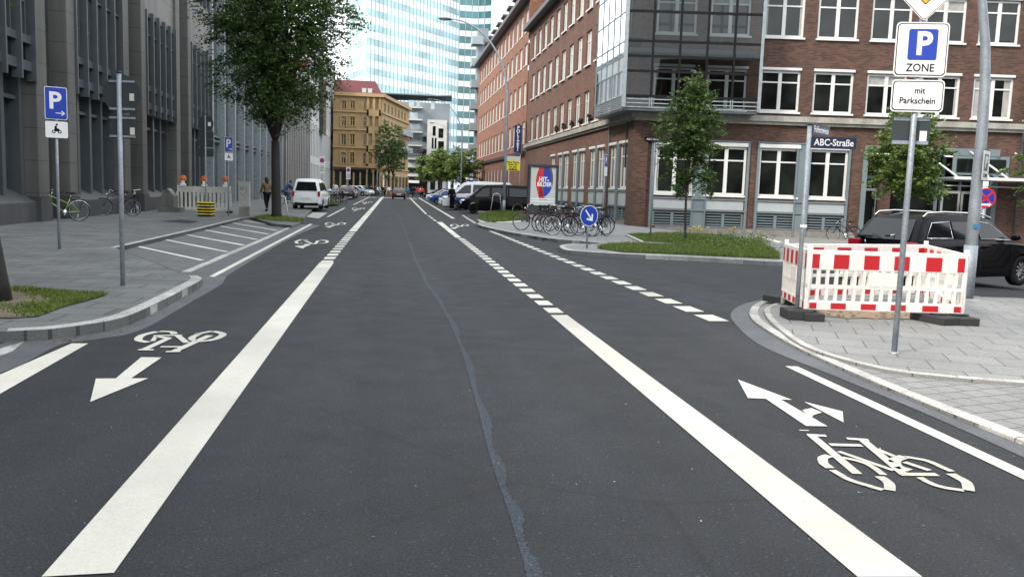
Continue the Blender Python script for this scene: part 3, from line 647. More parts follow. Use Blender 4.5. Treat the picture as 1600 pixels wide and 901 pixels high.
GA.box(fl, 0.1, ga_w-0.05, 9.1, 9.2, -1.0, -0.12); GB.box(fl, 0.1, gb_w-0.05, 8.42, 8.62, -1.2, -0.12); fl.build('bay_floor', 'grey_metal', bay_)
bt = MB(); GB.quad(bt, 0.1, gb_w-0.1, 5.8, z0b-0.08, -0.06); bt.build('lower_pane', 'window_pale_thin', bay_)
# entrance with its glass canopy
et = MB(); FB.box(et, entr[0], entr[1], -0.5, 4.1, -1.6, -1.5); et.build('lobby', 'window_dark', office)
ef = MB(); e0, e1 = entr
for u in (e0+0.08, e1-0.08): FB.box(ef, u-0.12, u+0.12, -0.4, 4.1, -0.4, 0.06)
FB.box(ef, e0, e1, 4.1, 4.45, -0.2, 0.08); FB.box(ef, e0+0.2, e1-0.2, 2.85, 3.0, -1.45, -1.2)
for px in (1403,1430,1483,1492,1520,1543): u = FBx(px); FB.box(ef, u-0.05, u+0.05, -0.4, 4.1, -1.42, -1.25)
for px in (1412,1470): u = FBx(px); FB.box(ef, u-0.25, u+0.05, 0.9, 1.2, -1.40, -1.24)
ef.build('entrance_frame', 'grey_frame', office)
for pa, pb in ((1349,1385),(1488,1518),(1520,1546)):
    dr = MB(); FB.box(dr, FBx(pa), FBx(pb), -0.3, 2.35, -1.2, -1.12); d_ = dr.build('door', 'window_dark', office)
    dm = MB(); a, b = FBx(pa), FBx(pb)
    for u0_, u1_, z0_, z1_ in ((a,a+.1,-.3,2.35),(b-.1,b,-.3,2.35),(a+.1,b-.1,2.22,2.35),(a+.1,b-.1,-.3,-.1)): FB.box(dm, u0_, u1_, z0_, z1_, -1.1, -1.06)
    dm.build('frame', 'grey_panel', d_); hn = MB(); FB.box(hn, b-0.22, b-0.18, 0.7, 1.4, -1.05, -1.0); hn.build('handle', 'chrome', d_)
br2 = MB(); FB.box(br2, FBx(1390)-0.2, FBx(1404), -0.5, 4.1, -1.3, -0.9); br2.build('pier', 'brick', office)
can = MB(); c0, c1 = FBx(1455), FBx(1600)+0.6
FB.box(can, c0, c1, 2.92, 2.97, 0.1, 2.1); cn_ = can.build('canopy', 'window_pale', office)
cf = MB(); FB.box(cf, c0, c1, 2.86, 3.0, 2.1, 2.2); FB.box(cf, c0, c1, 2.55, 2.6, 1.2, 1.25)
for u in (c0+0.2, (c0+c1)/2, c1-0.4):
    cf.tube([FB.p(u,2.9,0.05),FB.p(u,2.9,2.1)], 0.05, 8); cf.tube([FB.p(u-0.9,4.3,0.1),FB.p(u,2.98,2.05)], 0.045, 8)
cf.build('canopy_strut', 'white_frame', cn_)
nb = MB(); FB.box(nb, FBx(1490), FBx(1527), 3.28, 3.95, 0.05, 0.1); FB.box(nb, FBx(1530), FBx(1566), 3.28, 3.95, 0.05, 0.1); nb.build('fanlight', 'window_dark', office)
nb = MB(); FB.box(nb, FBx(1484), FBx(1572), 3.15, 4.1, 0.0, 0.06); nb.build('fanlight_frame', 'grey_frame', office)
lt = MB(); FB.box(lt, FBx(1553)-.1, FBx(1553)+.15, 2.05, 2.4, -0.9, -0.7); lt.build('wall_lamp', 'white_frame', office)
dpp = MB(); dpp.tube([FB.p(FBx(1588),-0.4,0.12),FB.p(FBx(1588),15.6,0.12)], 0.06, 8); dpp.build('downpipe', 'grey_metal', office); dpp = MB(); dpp.tube([FA.p(4.9,0.1,0.1),FA.p(4.9,5.6,0.1)], 0.05, 8); dpp.build('downpipe', 'grey_metal', office); dpp = MB(); dpp.tube([FA.p(1.35,3.0,0.1),FA.p(1.35,15.5,0.1)], 0.05, 8); dpp.build('downpipe', 'grey_metal', office)
sg = MB(); FB.box(sg, FBx(1003), FBx(1030), 4.28, 4.5, 0.16, 0.18); s_ = sg.build('street_plate', 'black', office); text('ABC-Straße', 0.15, 'white', frame(FB.p(FBx(1016.5),4.39,0.184), FB.u), s_)
# flower boxes
for k in range(6):
    fb_ = MB(); u = 3.5+2.65*(k+1.35); c = FA.p(u, 6.0, 0.15); 
    rnd = random.Random(k)
    for q in range(14): fb_.ball(c+Vector((rnd.uniform(-.1,.1),rnd.uniform(-.2,.2),rnd.uniform(0,.35))), rnd.uniform(.06,.11), 6, 4)
    fb_.build('planting', 'bark_dark', office)
# ---- far brick wing
wing = thing('brick_wing', 'sunlit red brick wing with dormers, farther along the street past the police sign', 'office building', (CX+6,CY+60,0), world=True)
W0, W1 = LA+0.02, LA+45
uw = [W0+1.6+3.1*k for k in range(14)]
h1 = rows(FA, uw, 1.7, [R1,(9.45,11.45),(13.0,14.9),(16.0,17.9)]); hg = rows(FA, uw[3:], 1.5, [(1.9,4.0)])
wm = MB(); FA.wall(wm, W0, W1, -0.1, 18.6, h1+hg, d=0.06, rev=0.3); wm.quad(FA.p(W0,15,0.06),FA.p(W0,15,-12),FA.p(W0,18.6,-12),FA.p(W0,18.6,0.06)); wm.quad(FA.p(W1,0,0.06),FA.p(W1,0,-12),FA.p(W1,18.6,-12),FA.p(W1,18.6,0.06)); wm.build('wall', 'brick_red', wing)
for h in h1+hg: window(FA, wing, *h, -0.10, pane='window_pale', mull=1, tran=1, fw=0.13, sill=True)
cc = MB(); FA.box(cc, W0, W1+0.3, 18.6, 18.95, -0.3, 0.85); FA.box(cc, W0+0.05, W1+0.1, 4.9, 5.2, 0.0, 0.3); cc.build('cornice', 'dark_metal', wing)
rr = MB(); rr.add([FA.p(W0,18.95,0.3),FA.p(W1,18.95,0.3),FA.p(W1,23,-5),FA.p(W0,23,-5)], [(0,1,2,3)]); rr.add([FA.p(W0,18.95,0.3),FA.p(W0,23,-5),FA.p(W0,18.95,-5)], [(0,1,2)]); rr.add([FA.p(W1,18.95,0.3),FA.p(W1,23,-5),FA.p(W1,18.95,-5)], [(0,1,2)]); rr.build('roof', 'roof_dark', wing)
for k in range(9):
    u = W0+3+4.7*k; dm = MB(); FA.box(dm, u-0.9, u+0.9, 19.0, 21.0, -3, -0.35); d_ = dm.build('dormer', 'brick_red', wing)
    dm = MB(); FA.box(dm, u-1.1, u+1.1, 21.0, 21.25, -3, -0.1); dm.build('dormer_roof', 'dark_metal', d_)
    dm = MB(); FA.box(dm, u-0.7, u+0.7, 19.4, 20.8, -0.4, -0.32); dm.build('pane', 'window_grey', d_)
# ---- granite office on the left
XL = -11.35
FL = F((XL, 0), (0,1), (1,0))
gran = thing('granite_office', 'grey granite office with paired piers and metal window bays, left of the street', 'office building', (-18,40,0), world=True)
bk = MB(); FL.box(bk, 0, 58, 0, 24, -8, -1.3); bk.build('core', 'granite', gran)
def pier(u0, u1, dep=0.0):
    b_ = MB(); FL.box(b_, u0, u1, 0.9, 24, -1.3, dep); pb = b_.build('pier', 'granite', gran, bevel=0.03); b_ = MB(); FL.box(b_, u0-0.04, u1+0.05, 0.1, 0.9, -1.3, dep+0.05); b_.build('pier_base', 'granite_base', pb)
def Yl(px): return 11.35*FPX/(611-px)
MOD = 9.15
for k in range(-2, 3):
    y0 = 30.0+MOD*k
    pier(y0, y0+0.85); pier(y0+2.75, y0+3.5)
    s_ = MB(); FL.box(s_, y0+0.85, y0+2.75, 0.1, 24, -1.3, -0.62); s_.build('slot_wall', 'dark_metal', gran)
    a, b = y0+3.5, y0+MOD
    # ground floor glazing
    g_ = MB(); FL.box(g_, a, b, 0.7, 4.9, -1.3, -0.85); W = g_.build('shop_window', 'window_grey', gran)
    m_ = MB()
    for q in range(5): u = a+0.15+(b-a-0.3)*q/4; FL.box(m_, u-0.12, u+0.12, 0.7, 4.9, -0.85, -0.45)
    FL.box(m_, a, b, 4.0, 4.12, -0.84, -0.55); m_.build('mullion', 'grey_metal', W)
    m_ = MB(); m_.add([FL.p(a,0.75,-0.1),FL.p(b,0.75,-0.1),FL.p(b,1.15,-0.8),FL.p(a,1.15,-0.8),FL.p(a,0.1,-0.1),FL.p(b,0.1,-0.1)], [(0,1,2,3),(4,5,1,0)]); m_.build('sill', 'granite_base', W)
    # metal bay
    bo = MB(); FL.box(bo, a+0.02, b-0.02, 4.9, 9.4, -1.2, -0.25); B_ = bo.build('window_bay', 'window_dark', gran)
    m_ = MB()
    for z0_, z1_ in ((4.9,5.2),(5.75,6.0),(9.15,9.4),(8.3,8.37)): FL.box(m_, a+0.02, b-0.02, z0_, z1_, -0.3, -0.08)
    for q in range(6): u = a+0.1+(b-a-0.2)*q/5; FL.box(m_, u-0.05, u+0.05, 4.6, 9.4, -0.25, 0.06)
    for q in range(5):
        u = a+0.1+(b-a-0.2)*(q+0.5)/5; FL.box(m_, u-0.3, u-0.22, 6.0, 9.15, -0.25, -0.14); FL.box(m_, u+0.22, u+0.3, 6.0, 9.15, -0.25, -0.14); FL.box(m_, u-0.22, u+0.22, 7.0, 7.08, -0.25, -0.14)
    m_.build('bay_frame', 'grey_metal', B_)
    sp = MB(); FL.box(sp, a+0.01, b-0.01, 9.4, 12.0, -1.3, -0.12); sp.build('spandrel', 'granite_light', gran)
    bo = MB(); FL.box(bo, a+0.02, b-0.02, 12.0, 23.5, -1.2, -0.35); B_ = bo.build('window_bay', 'window_dark', gran); m_ = MB()
    for z0_ in (12.0, 13.4, 15.2, 16.6, 18.5, 20): FL.box(m_, a+0.02, b-0.02, z0_, z0_+0.2, -0.4, -0.16)
    for q in range(6): u = a+0.1+(b-a-0.2)*q/5; FL.box(m_, u-0.05, u+0.05, 12, 23.5, -0.35, -0.05)
    m_.build('bay_frame', 'grey_metal', B_)
# ---- glazed middle building
glz = thing('glass_office', 'blue-grey glass front with tall steel fins, behind the pavement tree', 'office building', (-16,75,0), world=True)
b_ = MB(); FL.box(b_, 57.7, 96, 0.1, 26, -8, -0.5); b_.build('curtain_wall', 'window_teal_dark', glz)
b_ = MB()
for q in range(10): u = 57.9+q*4.0; FL.box(b_, u-0.2, u+0.2, 0.1, 26, -0.5, 0.0)
b_.build('fin', 'zinc', glz)
b_ = MB()
for z in (4.2,4.5,8,11.5,15,18.5): FL.box(b_, 57.7, 96, z, z+0.12, -0.5, -0.3)
b_.build('glazing_bar', 'grey_frame', glz)
# ---- fluted grey stone and white slit building
flu = thing('fluted_building', 'low grey building with a ribbed stone front beside the white one', 'office building', (-15,110,0), world=True)
b_ = MB(); FL.box(b_, 96.02, 124.5, 0.1, 14, -6, -0.4); b_.build('wall', 'grey_metal', flu)
b_ = MB()
for q in range(14): u = 96.5+q*2.1; FL.box(b_, u, u+1.15, 0.1, 14, -0.4, 0)
b_.build('rib', 'granite_light', flu)
b_ = MB()
for z in (4,8): 
    for q in (4,8,11): u = 97.75+q*2.1; FL.box(b_, u, u+0.7, z, z+2.6, -0.42, -0.36)
b_.build('window', 'window_dark', flu)
wht = thing('white_office', 'white stone office with narrow slit windows, left of the ochre house', 'office building', (-16,140,0), world=True)
hw = [(126+2.6*k, 127.4+2.6*k, z, z+h_) for k in range(20) for z, h_ in ((0.6,3.9),(5.6,4.6),(11.2,3.6),(16.2,3.4))]
hw = [h for h in hw if not (h[2] > 10 and 140 < h[0] < 146)]
b_ = MB(); FL.wall(b_, 124.5, 178, 0.1, 22, hw, rev=0.6); b_.quad(FL.p(124.5,11.4),FL.p(124.5,11.4,-6),FL.p(124.5,22,-6),FL.p(124.5,22)); b_.quad(FL.p(124.5,11.4),FL.p(124.5,11.4,-6),FL.p(127,11.4,-6),FL.p(127,11.4)); b_.quad(FL.p(178,0),FL.p(178,0,-8),FL.p(178,22,-8),FL.p(178,22)); b_.build('wall', 'facade_white', wht)
for h in hw: g_ = MB(); FL.quad(g_, h[0], h[1], h[2], h[3], -0.5); g_.build('window', 'window_dark', wht)
b_ = MB(); FL.box(b_, 140, 146, 9.5, 21, 0.1, 0.6); b_.build('glass_shaft', 'window_grey', wht)
b_ = MB(); FL.box(b_, 124.5, 178, 21.9, 22.2, -7, 0.2); b_.build('roof', 'zinc', wht)
b_ = MB(); FL.box(b_, 124.6, 127, 15.5, 19.5, -4, -3.8); FL.box(b_, 124.1, 124.4, 14.4, 15.4, -4.2, -1.8); FL.box(b_, 124.1, 124.4, 17.6, 18.6, -4.2, -0.6); b_.build('roof_sign', 'red', wht)
# ---- ochre house
YO = 165.0
och = thing('ochre_house', 'ornate ochre corner house with bay windows and a red roof', 'house', (-6,170,0), world=True)
FO = F((0,YO),(1,0),(0,-1))
def ox(px, py=220): return PY(px, py, YO)
xa, xb = ox(520.5).x, ox(596).x
def oz(px, py): return PY(px, py, YO).z
ohole = []
rowsO = [(158.5,170.5),(183.5,197),(210.5,226.5),(239.5,255.5)]
for pc, hw_ in ((537,3.6),(550.5,3.6),(569.5,1.8),(579.5,2.6),(587.5,2.6)):
    for a, b in rowsO: ohole.append((ox(pc-hw_).x, ox(pc+hw_).x, oz(pc,b), oz(pc,a), hw_))
b_ = MB(); FO.wall(b_, xa, xb, 0, oz(560,150), [h[:4] for h in ohole], rev=0.3)
# receding right front
pR0 = Vector((xb, YO, 0)); pR1 = Vector((PY(638,220,YO+26).x, YO+26, 0)); uR = (pR1-pR0).normalized(); FR = F(pR0, uR, Vector((uR.y,-uR.x,0))); LR = (pR1-pR0).length
zt = oz(560,150)
rh = [(u-0.85, u+0.85, z0_, z1_) for u in [2.5+3.3*k for k in range(int((LR-2)/3.3))] for z0_, z1_ in [(oz(560,b), oz(560,a)) for a, b in rowsO]]
FR.wall(b_, 0, LR, 0, zt, rh, rev=0.3); b_.quad(FR.p(LR,0),FR.p(LR,0,-8),FR.p(LR,zt,-8),FR.p(LR,zt))
b_.quad(FO.p(xa,0),FO.p(xa,0,-10),FO.p(xa,zt,-10),FO.p(xa,zt)); b_.build('wall', 'ochre', och)
for h in ohole: window(FO, och, *h[:4], -0.2, pane='window_dark', fr='ochre_trim', fw=0.12 if h[4] > 2 else 0.08, mull=1 if h[4] > 2 else 0, tran=0.65, sill='ochre_trim')
for h in rh: window(FR, och, *h, -0.2, pane='window_dark', fr='ochre_trim', fw=0.12, tran=0.65, sill='ochre_trim')
b_ = MB()
for py_ in (176,204,232,262): z = oz(560,py_); FO.box(b_, xa, xb, z, z+0.3, 0, 0.3 if py_ < 262 else 0.8); FR.box(b_, 0, LR, z, z+0.3, 0, 0.3)
FO.box(b_, xa, xb+0.5, zt-0.1, zt+0.5, -0.3, 0.7); FR.box(b_, -0.5, LR, zt-0.1, zt+0.49, -0.3, 0.7)
for h in ohole:
    if h[4] > 3:      # pediments over the paired windows
        c = (h[0]+h[1])/2; b_.add([FO.p(c-0.75,h[3]+0.15,0.2),FO.p(c+0.75,h[3]+0.15,0.2),FO.p(c,h[3]+0.65,0.2),FO.p(c-0.75,h[3]+0.15,0),FO.p(c+0.75,h[3]+0.15,0),FO.p(c,h[3]+0.65,0)], [(0,1,2),(0,3,4,1),(1,4,5,2),(2,5,3,0)])
        FO.box(b_, h[0]-0.25, h[0]-0.02, h[2]-0.2, h[3]+0.12, 0, 0.18); FO.box(b_, h[1]+0.02, h[1]+0.25, h[2]-0.2, h[3]+0.12, 0, 0.18)
b_.build('moulding', 'ochre_trim', och)
b_ = MB(); 
x0_, x1_ = ox(573).x, ox(594).x; FO.box(b_, x0_, x0_+0.3, 4, zt, 0, 0.4); FO.box(b_, x1_-0.3, x1_, 4, zt, 0, 0.4); 
for a, b in [(262,256.5),(238,228),(209,198.5),(182,172)]: FO.box(b_, x0_, x1_, oz(583,a), oz(583,b), 0, 0.4)
FO.box(b_, (x0_+x1_)/2-0.25, (x0_+x1_)/2+0.25, 4, zt, 0, 0.38); b_.build('bay_front', 'ochre', och)
b_ = MB(); FO.box(b_, xa+0.2, xb-0.2, 0, oz(560,265), 0.02, 0.06); FR.box(b_, 0.3, LR, 0, 3.6, 0.02, 0.06); s_ = b_.build('shop_front', 'window_dark', och)
for k in range(8): u = xa+0.2+(xb-xa-0.4)*k/7; b_ = MB(); FO.box(b_, u-0.15, u+0.15, 0, 4.0, 0.06, 0.25); b_.build('pillar', 'ochre_trim', s_)
for k in range(8): u = 0.5+(LR-1)*k/7; b_ = MB(); FR.box(b_, u-0.2, u+0.2, 0, 3.7, 0.06, 0.3); b_.build('pillar', 'ochre_trim', s_)
b_ = MB(); z2 = oz(560,123); xl = ox(556).x; xr = ox(585).x
b_.add([FO.p(xa,zt+0.5,0.3),FO.p(xb,zt+0.5,0.3),FO.p(xr,z2,-3),FO.p(xa,z2,-3)], [(0,1,2,3)]); b_.add([FO.p(xb,zt+0.5,0.3),FR.p(LR,zt+0.5,0),FR.p(LR,zt+1.5,-6),FO.p(xr,z2,-3)], [(0,1,2,3)]); b_.build('roof', 'roof_red', och)
for px_ in (568,577): 
    b_ = MB(); x_ = ox(px_).x; FO.box(b_, x_-0.4, x_+0.4, oz(570,146), oz(570,138), -3, 0.1); b_.build('dormer', 'facade_white', och)
for z in (oz(560,198), oz(560,227)):
    b_ = MB(); FR.box(b_, LR*0.55, LR*0.95, z-0.3, z-0.1, 0, 1.3); FR.box(b_, LR*0.55, LR*0.95, z-0.1, z+0.9, 1.25, 1.3); b_.build('balcony', 'facade_grey', och)
# ---- grey modern block
YG = 200.0
gry = thing('grey_apartment_block', 'grey modern block with balconies under a flat oversailing roof', 'apartment block', (15,205,0), world=True)
FG = F((0,YG),(1,0),(0,-1))
gx = lambda px: PY(px,220,YG).x
gzz = lambda py, px=650: PY(px,py,YG).z
b_ = MB(); FG.box(b_, gx(592), gx(702), 0, gzz(160), -16, 0); b_.build('wall', 'facade_grey', gry)
b_ = MB(); q = [PY(586,149,YG-1), PY(682,150,YG-1), PY(706,160,YG-3), PY(706,160,YG+10), PY(590,149,YG+14)]; zr = gzz(152)
b_.prism([(p.x,p.y) for p in q], zr+.35, zr+0.6); b_.build('roof', 'grey_frame', gry)
for a, b, c, d in ((638,646,157,166),(650,655,157,166),(672,678,157,170),(640,652,176,186),(641,656,194,203)):
    b_ = MB(); FG.box(b_, gx(a), gx(b), gzz(d), gzz(c), 0.0, 0.05); b_.build('window', 'window_pale', gry)
for k, py_ in enumerate((170,189,208,229,250)):
    b_ = MB(); FG.box(b_, gx(636), gx(659), gzz(py_), gzz(py_)+0.3, 0, 1.8); bl = b_.build('balcony', 'facade_stone', gry)
    b_ = MB()
    for z in (0.4,0.7,1.0): FG.box(b_, gx(636), gx(659), gzz(py_)+0.3+z, gzz(py_)+0.36+z, 1.7, 1.76)
    for j in range(8): u = gx(636)+(gx(659)-gx(636))*j/7; FG.box(b_, u-0.03, u+0.03, gzz(py_)+0.3, gzz(py_)+1.35, 1.7, 1.76)
    b_.build('railing', 'zinc', bl)
for a, b in ((213,221),(233,245),(263,270)): b_ = MB(); FG.box(b_, gx(635), gx(666), gzz(b), gzz(a), 0.02, 0.1); b_.build('window_band', 'window_dark', gry)
b_ = MB(); hs = [(gx(a), gx(b), gzz(d), gzz(c)) for a, b, c, d in ((675,680,197,212),(684,692,200,215),(674,677,215,232),(678.5,681.5,215,232),(674,677,236,252),(679,682,236,252),(684,693,220,240),(684,693,243,262),(673,681,264,296),(685,692,264,296))]
FG.wall(b_, gx(667), gx(697), 0, gzz(187), hs, d=2.0, rev=1.0); b_.quad(FG.p(gx(667),0,2),FG.p(gx(667),0,0),FG.p(gx(667),gzz(187),0),FG.p(gx(667),gzz(187),2)); b_.quad(FG.p(gx(697),0,2),FG.p(gx(697),0,0),FG.p(gx(697),gzz(187),0),FG.p(gx(697),gzz(187),2)); b_.build('stone_front', 'facade_stone', gry)
for h in hs: b_ = MB(); FG.quad(b_, *h, 1.2); b_.build('window', 'window_dark', gry)
b_ = MB(); FG.box(b_, gx(634), gx(667), 0, gzz(272), 0.01, 0.2); sf = b_.build('shop_front', 'black', gry)
b_ = MB(); FG.box(b_, gx(636), gx(656), gzz(286), gzz(282), 0.2, 1.6); b_.build('awning', 'white', sf)
b_ = MB(); FG.box(b_, gx(634), gx(667), gzz(276), gzz(272), 0.2, 0.5); FG.box(b_, gx(634), gx(667), gzz(262), gzz(255), 0.0, 0.5); b_.build('fascia', 'facade_stone', gry)
# ---- glass tower
tow = thing('glass_tower', 'tall glass tower with white bands and teal windows', 'tower', (10,290,0), world=True)
def camP(px, D): q = PD(px, 290, D); return Vector((q.x, q.y, 0))
T0 = camP(570, 200); T1 = camP(711, 232); Tl = camP(541, 216)
cur = [camP(711+ (760-711)*i/5, 232+ (6-6*i/5)*0.3 + 1.8*math.sin(i*0.5)) for i in range(6)]
def seg(a, b): u = (b-a); return F(a, u, Vector((u.y,-u.x,0))), u.length
segs = [seg(Tl,T0), seg(T0,T1)]+[seg(cur[i],cur[i+1]) for i in range(5)]
TH = 92.0; FH = 3.3; nF = int(TH/FH)
b_ = MB()
for f, L in segs: f.quad(b_, 0, L, 0, TH, 0.0)
b_.add([Vector((p.x,p.y,TH)) for p in [Tl,T0,T1]+cur[1:]+[Vector((cur[-1].x,cur[-1].y+25,0)),Vector((Tl.x,Tl.y+40,0))]], [tuple(range(10))])
b_.add([cur[-1], cur[-1]+Vector((0,25,0)), cur[-1]+Vector((0,25,TH)), cur[-1]+Vector((0,0,TH))], [(0,1,2,3)]); b_.build('spandrel', 'tower_white', tow)
for i in range(3, nF):
    z = i*FH
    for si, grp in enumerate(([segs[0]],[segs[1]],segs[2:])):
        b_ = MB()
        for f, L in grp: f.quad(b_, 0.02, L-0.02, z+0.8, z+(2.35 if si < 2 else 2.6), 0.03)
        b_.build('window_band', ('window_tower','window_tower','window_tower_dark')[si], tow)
b_ = MB()
for si, (f, L) in enumerate(segs):
    n = max(1, round(L/1.45))
    for k in range(n+1): u = L*k/n; f.box(b_, u-0.07, u+0.07, 8, TH, 0.0, 0.16)
b_.build('mullion', 'tower_mullion', tow)
# stair shaft with steel balconies right of the tower
sh = thing('stair_tower', 'narrow grey escape stair shaft between the glass tower and the brick wing', 'stair tower', (10,150,0), world=True)
FS = F((0,128.0),(1,0),(0,-1)); sx0, sx1 = PY(743,100,128).x-0.6, PY(762,100,128).x
b_ = MB(); FS.box(b_, sx0+0.9, sx1, 0, 25, -3, 0); b_.build('shaft', 'facade_grey', sh)
for k in range(7): 
    b_ = MB(); FS.box(b_, sx0, sx0+1.6, 4+k*3.1, 5.1+k*3.1, -2, 0.7); b_.build('landing', 'zinc', sh)
# neighbours that close the view at the edges
nbr = thing('dark_neighbour', 'dark blue-grey building at the right edge past the entrance canopy', 'building', tuple(FB.p(FB_L+4,0)), world=True)
b_ = MB(); FB.box(b_, FB_L+0.05, FB_L+12, -0.5, 15, -8, 0.1); b_.build('wall', 'dark_metal', nbr)
b_ = MB(); FB.box(b_, FB_L+0.3, FB_L+3, 0.2, 3.2, 0.1, 0.14); w_ = b_.build('shop_window', 'window_grey', nbr); b_ = MB(); FB.box(b_, FB_L+0.4, FB_L+1.6, 1.9, 2.9, 0.145, 0.16); b_.build('notice', 'white', w_)

# ---- unseen fronts added behind the camera: they darken reflections ahead and cut sky light
def back_block(label, x0, x1, y0, y1, h, m, f, L):
    t = thing('unseen_block', label, 'office building', ((x0+x1)/2,(y0+y1)/2,0), world=True); b_ = MB(); b_.box(x0,x1,y0,y1,-.4,h); b_.build('wall', m, t)
    b_ = MB(); b_.box(x0-.3,x1+.3,y0-.3,y1+.3,h,h+.4); b_.build('roof', 'roof_dark', t)
    n = int(L/3.2)
    for k in range(n):
        b_ = MB()
        for j in range(int(h/3.5)): f.box(b_, k*3.2+.9, k*3.2+2.5, 1.2+3.5*j, 3.1+3.5*j, 0, .05)
        b_.build('window_column', 'window_grey', t)
back_block('unseen grey stone block added behind the camera on the left', -30, -12.5, -75, -1, 12, 'granite_light', F((-12.5,-75),(0,1),(1,0)), 74)
back_block('unseen brown brick block added behind the camera on the right', 13.5, 34, -75, 5.5, 13, 'brick', F((13.5,-75),(0,1),(-1,0)), 80)
back_block('unseen pale stone block added to close the street far behind the camera', -30, 34, -100, -80, 14, 'facade_stone', F((-30,-80),(1,0),(0,1)), 64)
back_block('unseen stone block added at the end of the left side street to block the sun', -75, -50, -10, 40, 24, 'granite_light', F((-50,-10),(0,1),(1,0)), 50)  # added out of view to block the sun streak through the side street
back_block('unseen brick block added along the south side of the right side street', 34.5, 70, -20, 6, 15, 'brick', F((34.5,6),(1,0),(0,1)), 35)
gx_ = thing('unseen_granite_end', 'unseen granite end added to the front just outside the left edge', 'office building', (-18,15,0), world=True); b_ = MB(); FL.box(b_, 9, 11.65, 0, 24, -14, -.05); b_.build('wall', 'granite', gx_)  # unseen, lengthens the front to keep a sun streak off the road
# ---------------------------------------------------------------- street furniture
FACE = -YAW
def zat(b, px, py): return PY(px, py, b.y).z - b.z
def put(mb, name, m, par, **k): return mb.build(name, m, par, **k)
def plate(par, name, Mx, poly, m, t=0.004, back=None):
    b_ = MB(); b_.prism(poly, 0, t, Mx); o = b_.build(name, m, par)
    return o
def at(x, z, y=-0.045): return frame((x, y, z), (1,0,0))
def off(d): return Matrix.Translation((0,0,d))
def post(par, h, r=0.03, name='pole', cap=True, m='galv'):
    b_ = MB(); b_.cyl((0,0,-0.1),(0,0,h), r, 12); o = b_.build(name, m, par)
    if cap: b_ = MB(); b_.cyl((0,0,h),(0,0,h+0.03), r+0.005, 12); b_.build('cap', 'dark_metal', o)
    return o
def clamps(par, zs, w=0.25, y=-0.03, side=1):
    for z in zs:
        b_ = MB(); b_.box(-w/2, w/2, y-0.008, y+0.008, z-0.015, z+0.015); b_.cyl((0,0,z-0.02),(0,0,z+0.02), 0.036, 10); b_.build('clamp', 'galv', par)
# parking zone sign
B = G(1397,552,0.06)
t = thing('parking_zone_sign', 'tall post with white P ZONE and mit Parkschein plates in front of the barrier', 'traffic sign', B, FACE-R(6))
post(t, zat(B,1432,10)+0.2, 0.03)
w_ = 0.6
zz = zat(B,1440,79); Mx = at(0, zz)@Matrix.Diagonal((.85,.88,1,1))
p_ = plate(t, 'zone_plate', Mx, rrect(.56,.565,.04), 'white')
plate(p_, 'border', Mx@off(-0.002), rrect(.582,.587,.045), 'black', 0.003); plate(p_, 'rim', Mx@off(-0.004), rrect(.61,.615,.05), 'white', 0.003)
plate(p_, 'blue_field', Mx@Matrix.Translation((0.01,.055,0.004)), rrect(.335,.35,.025), 'blue', 0.0015)
text('P', .36, 'white', Mx@Matrix.Translation((0.02,.055,0.007)), p_, bold=.012)
text('ZONE', .125, 'black', Mx@Matrix.Translation((0,-.21,0.006)), p_, bold=.001, sx=0.95)
z2 = zat(B,1434,151); Mx = at(0, z2)@Matrix.Diagonal((.85,.92,1,1))
p_ = plate(t, 'ticket_plate', Mx, rrect(.56,.30,.035), 'white')
plate(p_, 'border', Mx@off(-0.002), rrect(.582,.322,.04), 'black', 0.003); plate(p_, 'rim', Mx@off(-0.004), rrect(.61,.35,.045), 'white', 0.003)
text('mit', .095, 'black', Mx@Matrix.Translation((0.02,.055,0.006)), p_, bold=.001); text('Parkschein', .095, 'black', Mx@Matrix.Translation((0,-.055,0.006)), p_, bold=.001, sx=1.02)
zd = zat(B,1447,36)+0.385; Mx = at(0, zd)@Matrix.Diagonal((.87,.87,1,1))@Matrix.Rotation(R(45),4,'Z')
p_ = plate(t, 'priority_diamond', Mx, rrect(.6,.6,.04), 'white'); plate(p_, 'border', Mx@off(-0.002), rrect(.612,.612,.045), 'black', 0.003); plate(p_, 'rim', Mx@off(-0.004), rrect(.63,.63,.05), 'white', 0.003)
plate(p_, 'inner_line', Mx@off(0.003), rrect(.36,.36,.02), 'black', 0.0018); plate(p_, 'amber_field', Mx@off(0.004), rrect(.34,.34,.015), 'amber', 0.0018)
zb = zat(B,1424,204); b_ = MB(); b_.box(-.2,.18,.035,.04,zb-.13,zb+.13); q = b_.build('sign_from_behind', 'sign_back', t)
for z in (zb-.12, zb+.12): b_ = MB(); b_.box(-.19,.17,.028,.034,z-.018,z+.018); b_.build('bracket', 'galv', q)
b_ = MB(); b_.box(.08,.15,.03,.034,zb-.11,zb+.0); b_.build('sticker', 'white', q)
b_ = MB(); b_.cyl((0,0,-.01),(0,0,.02),.05,12); b_.build('collar', 'galv', t)
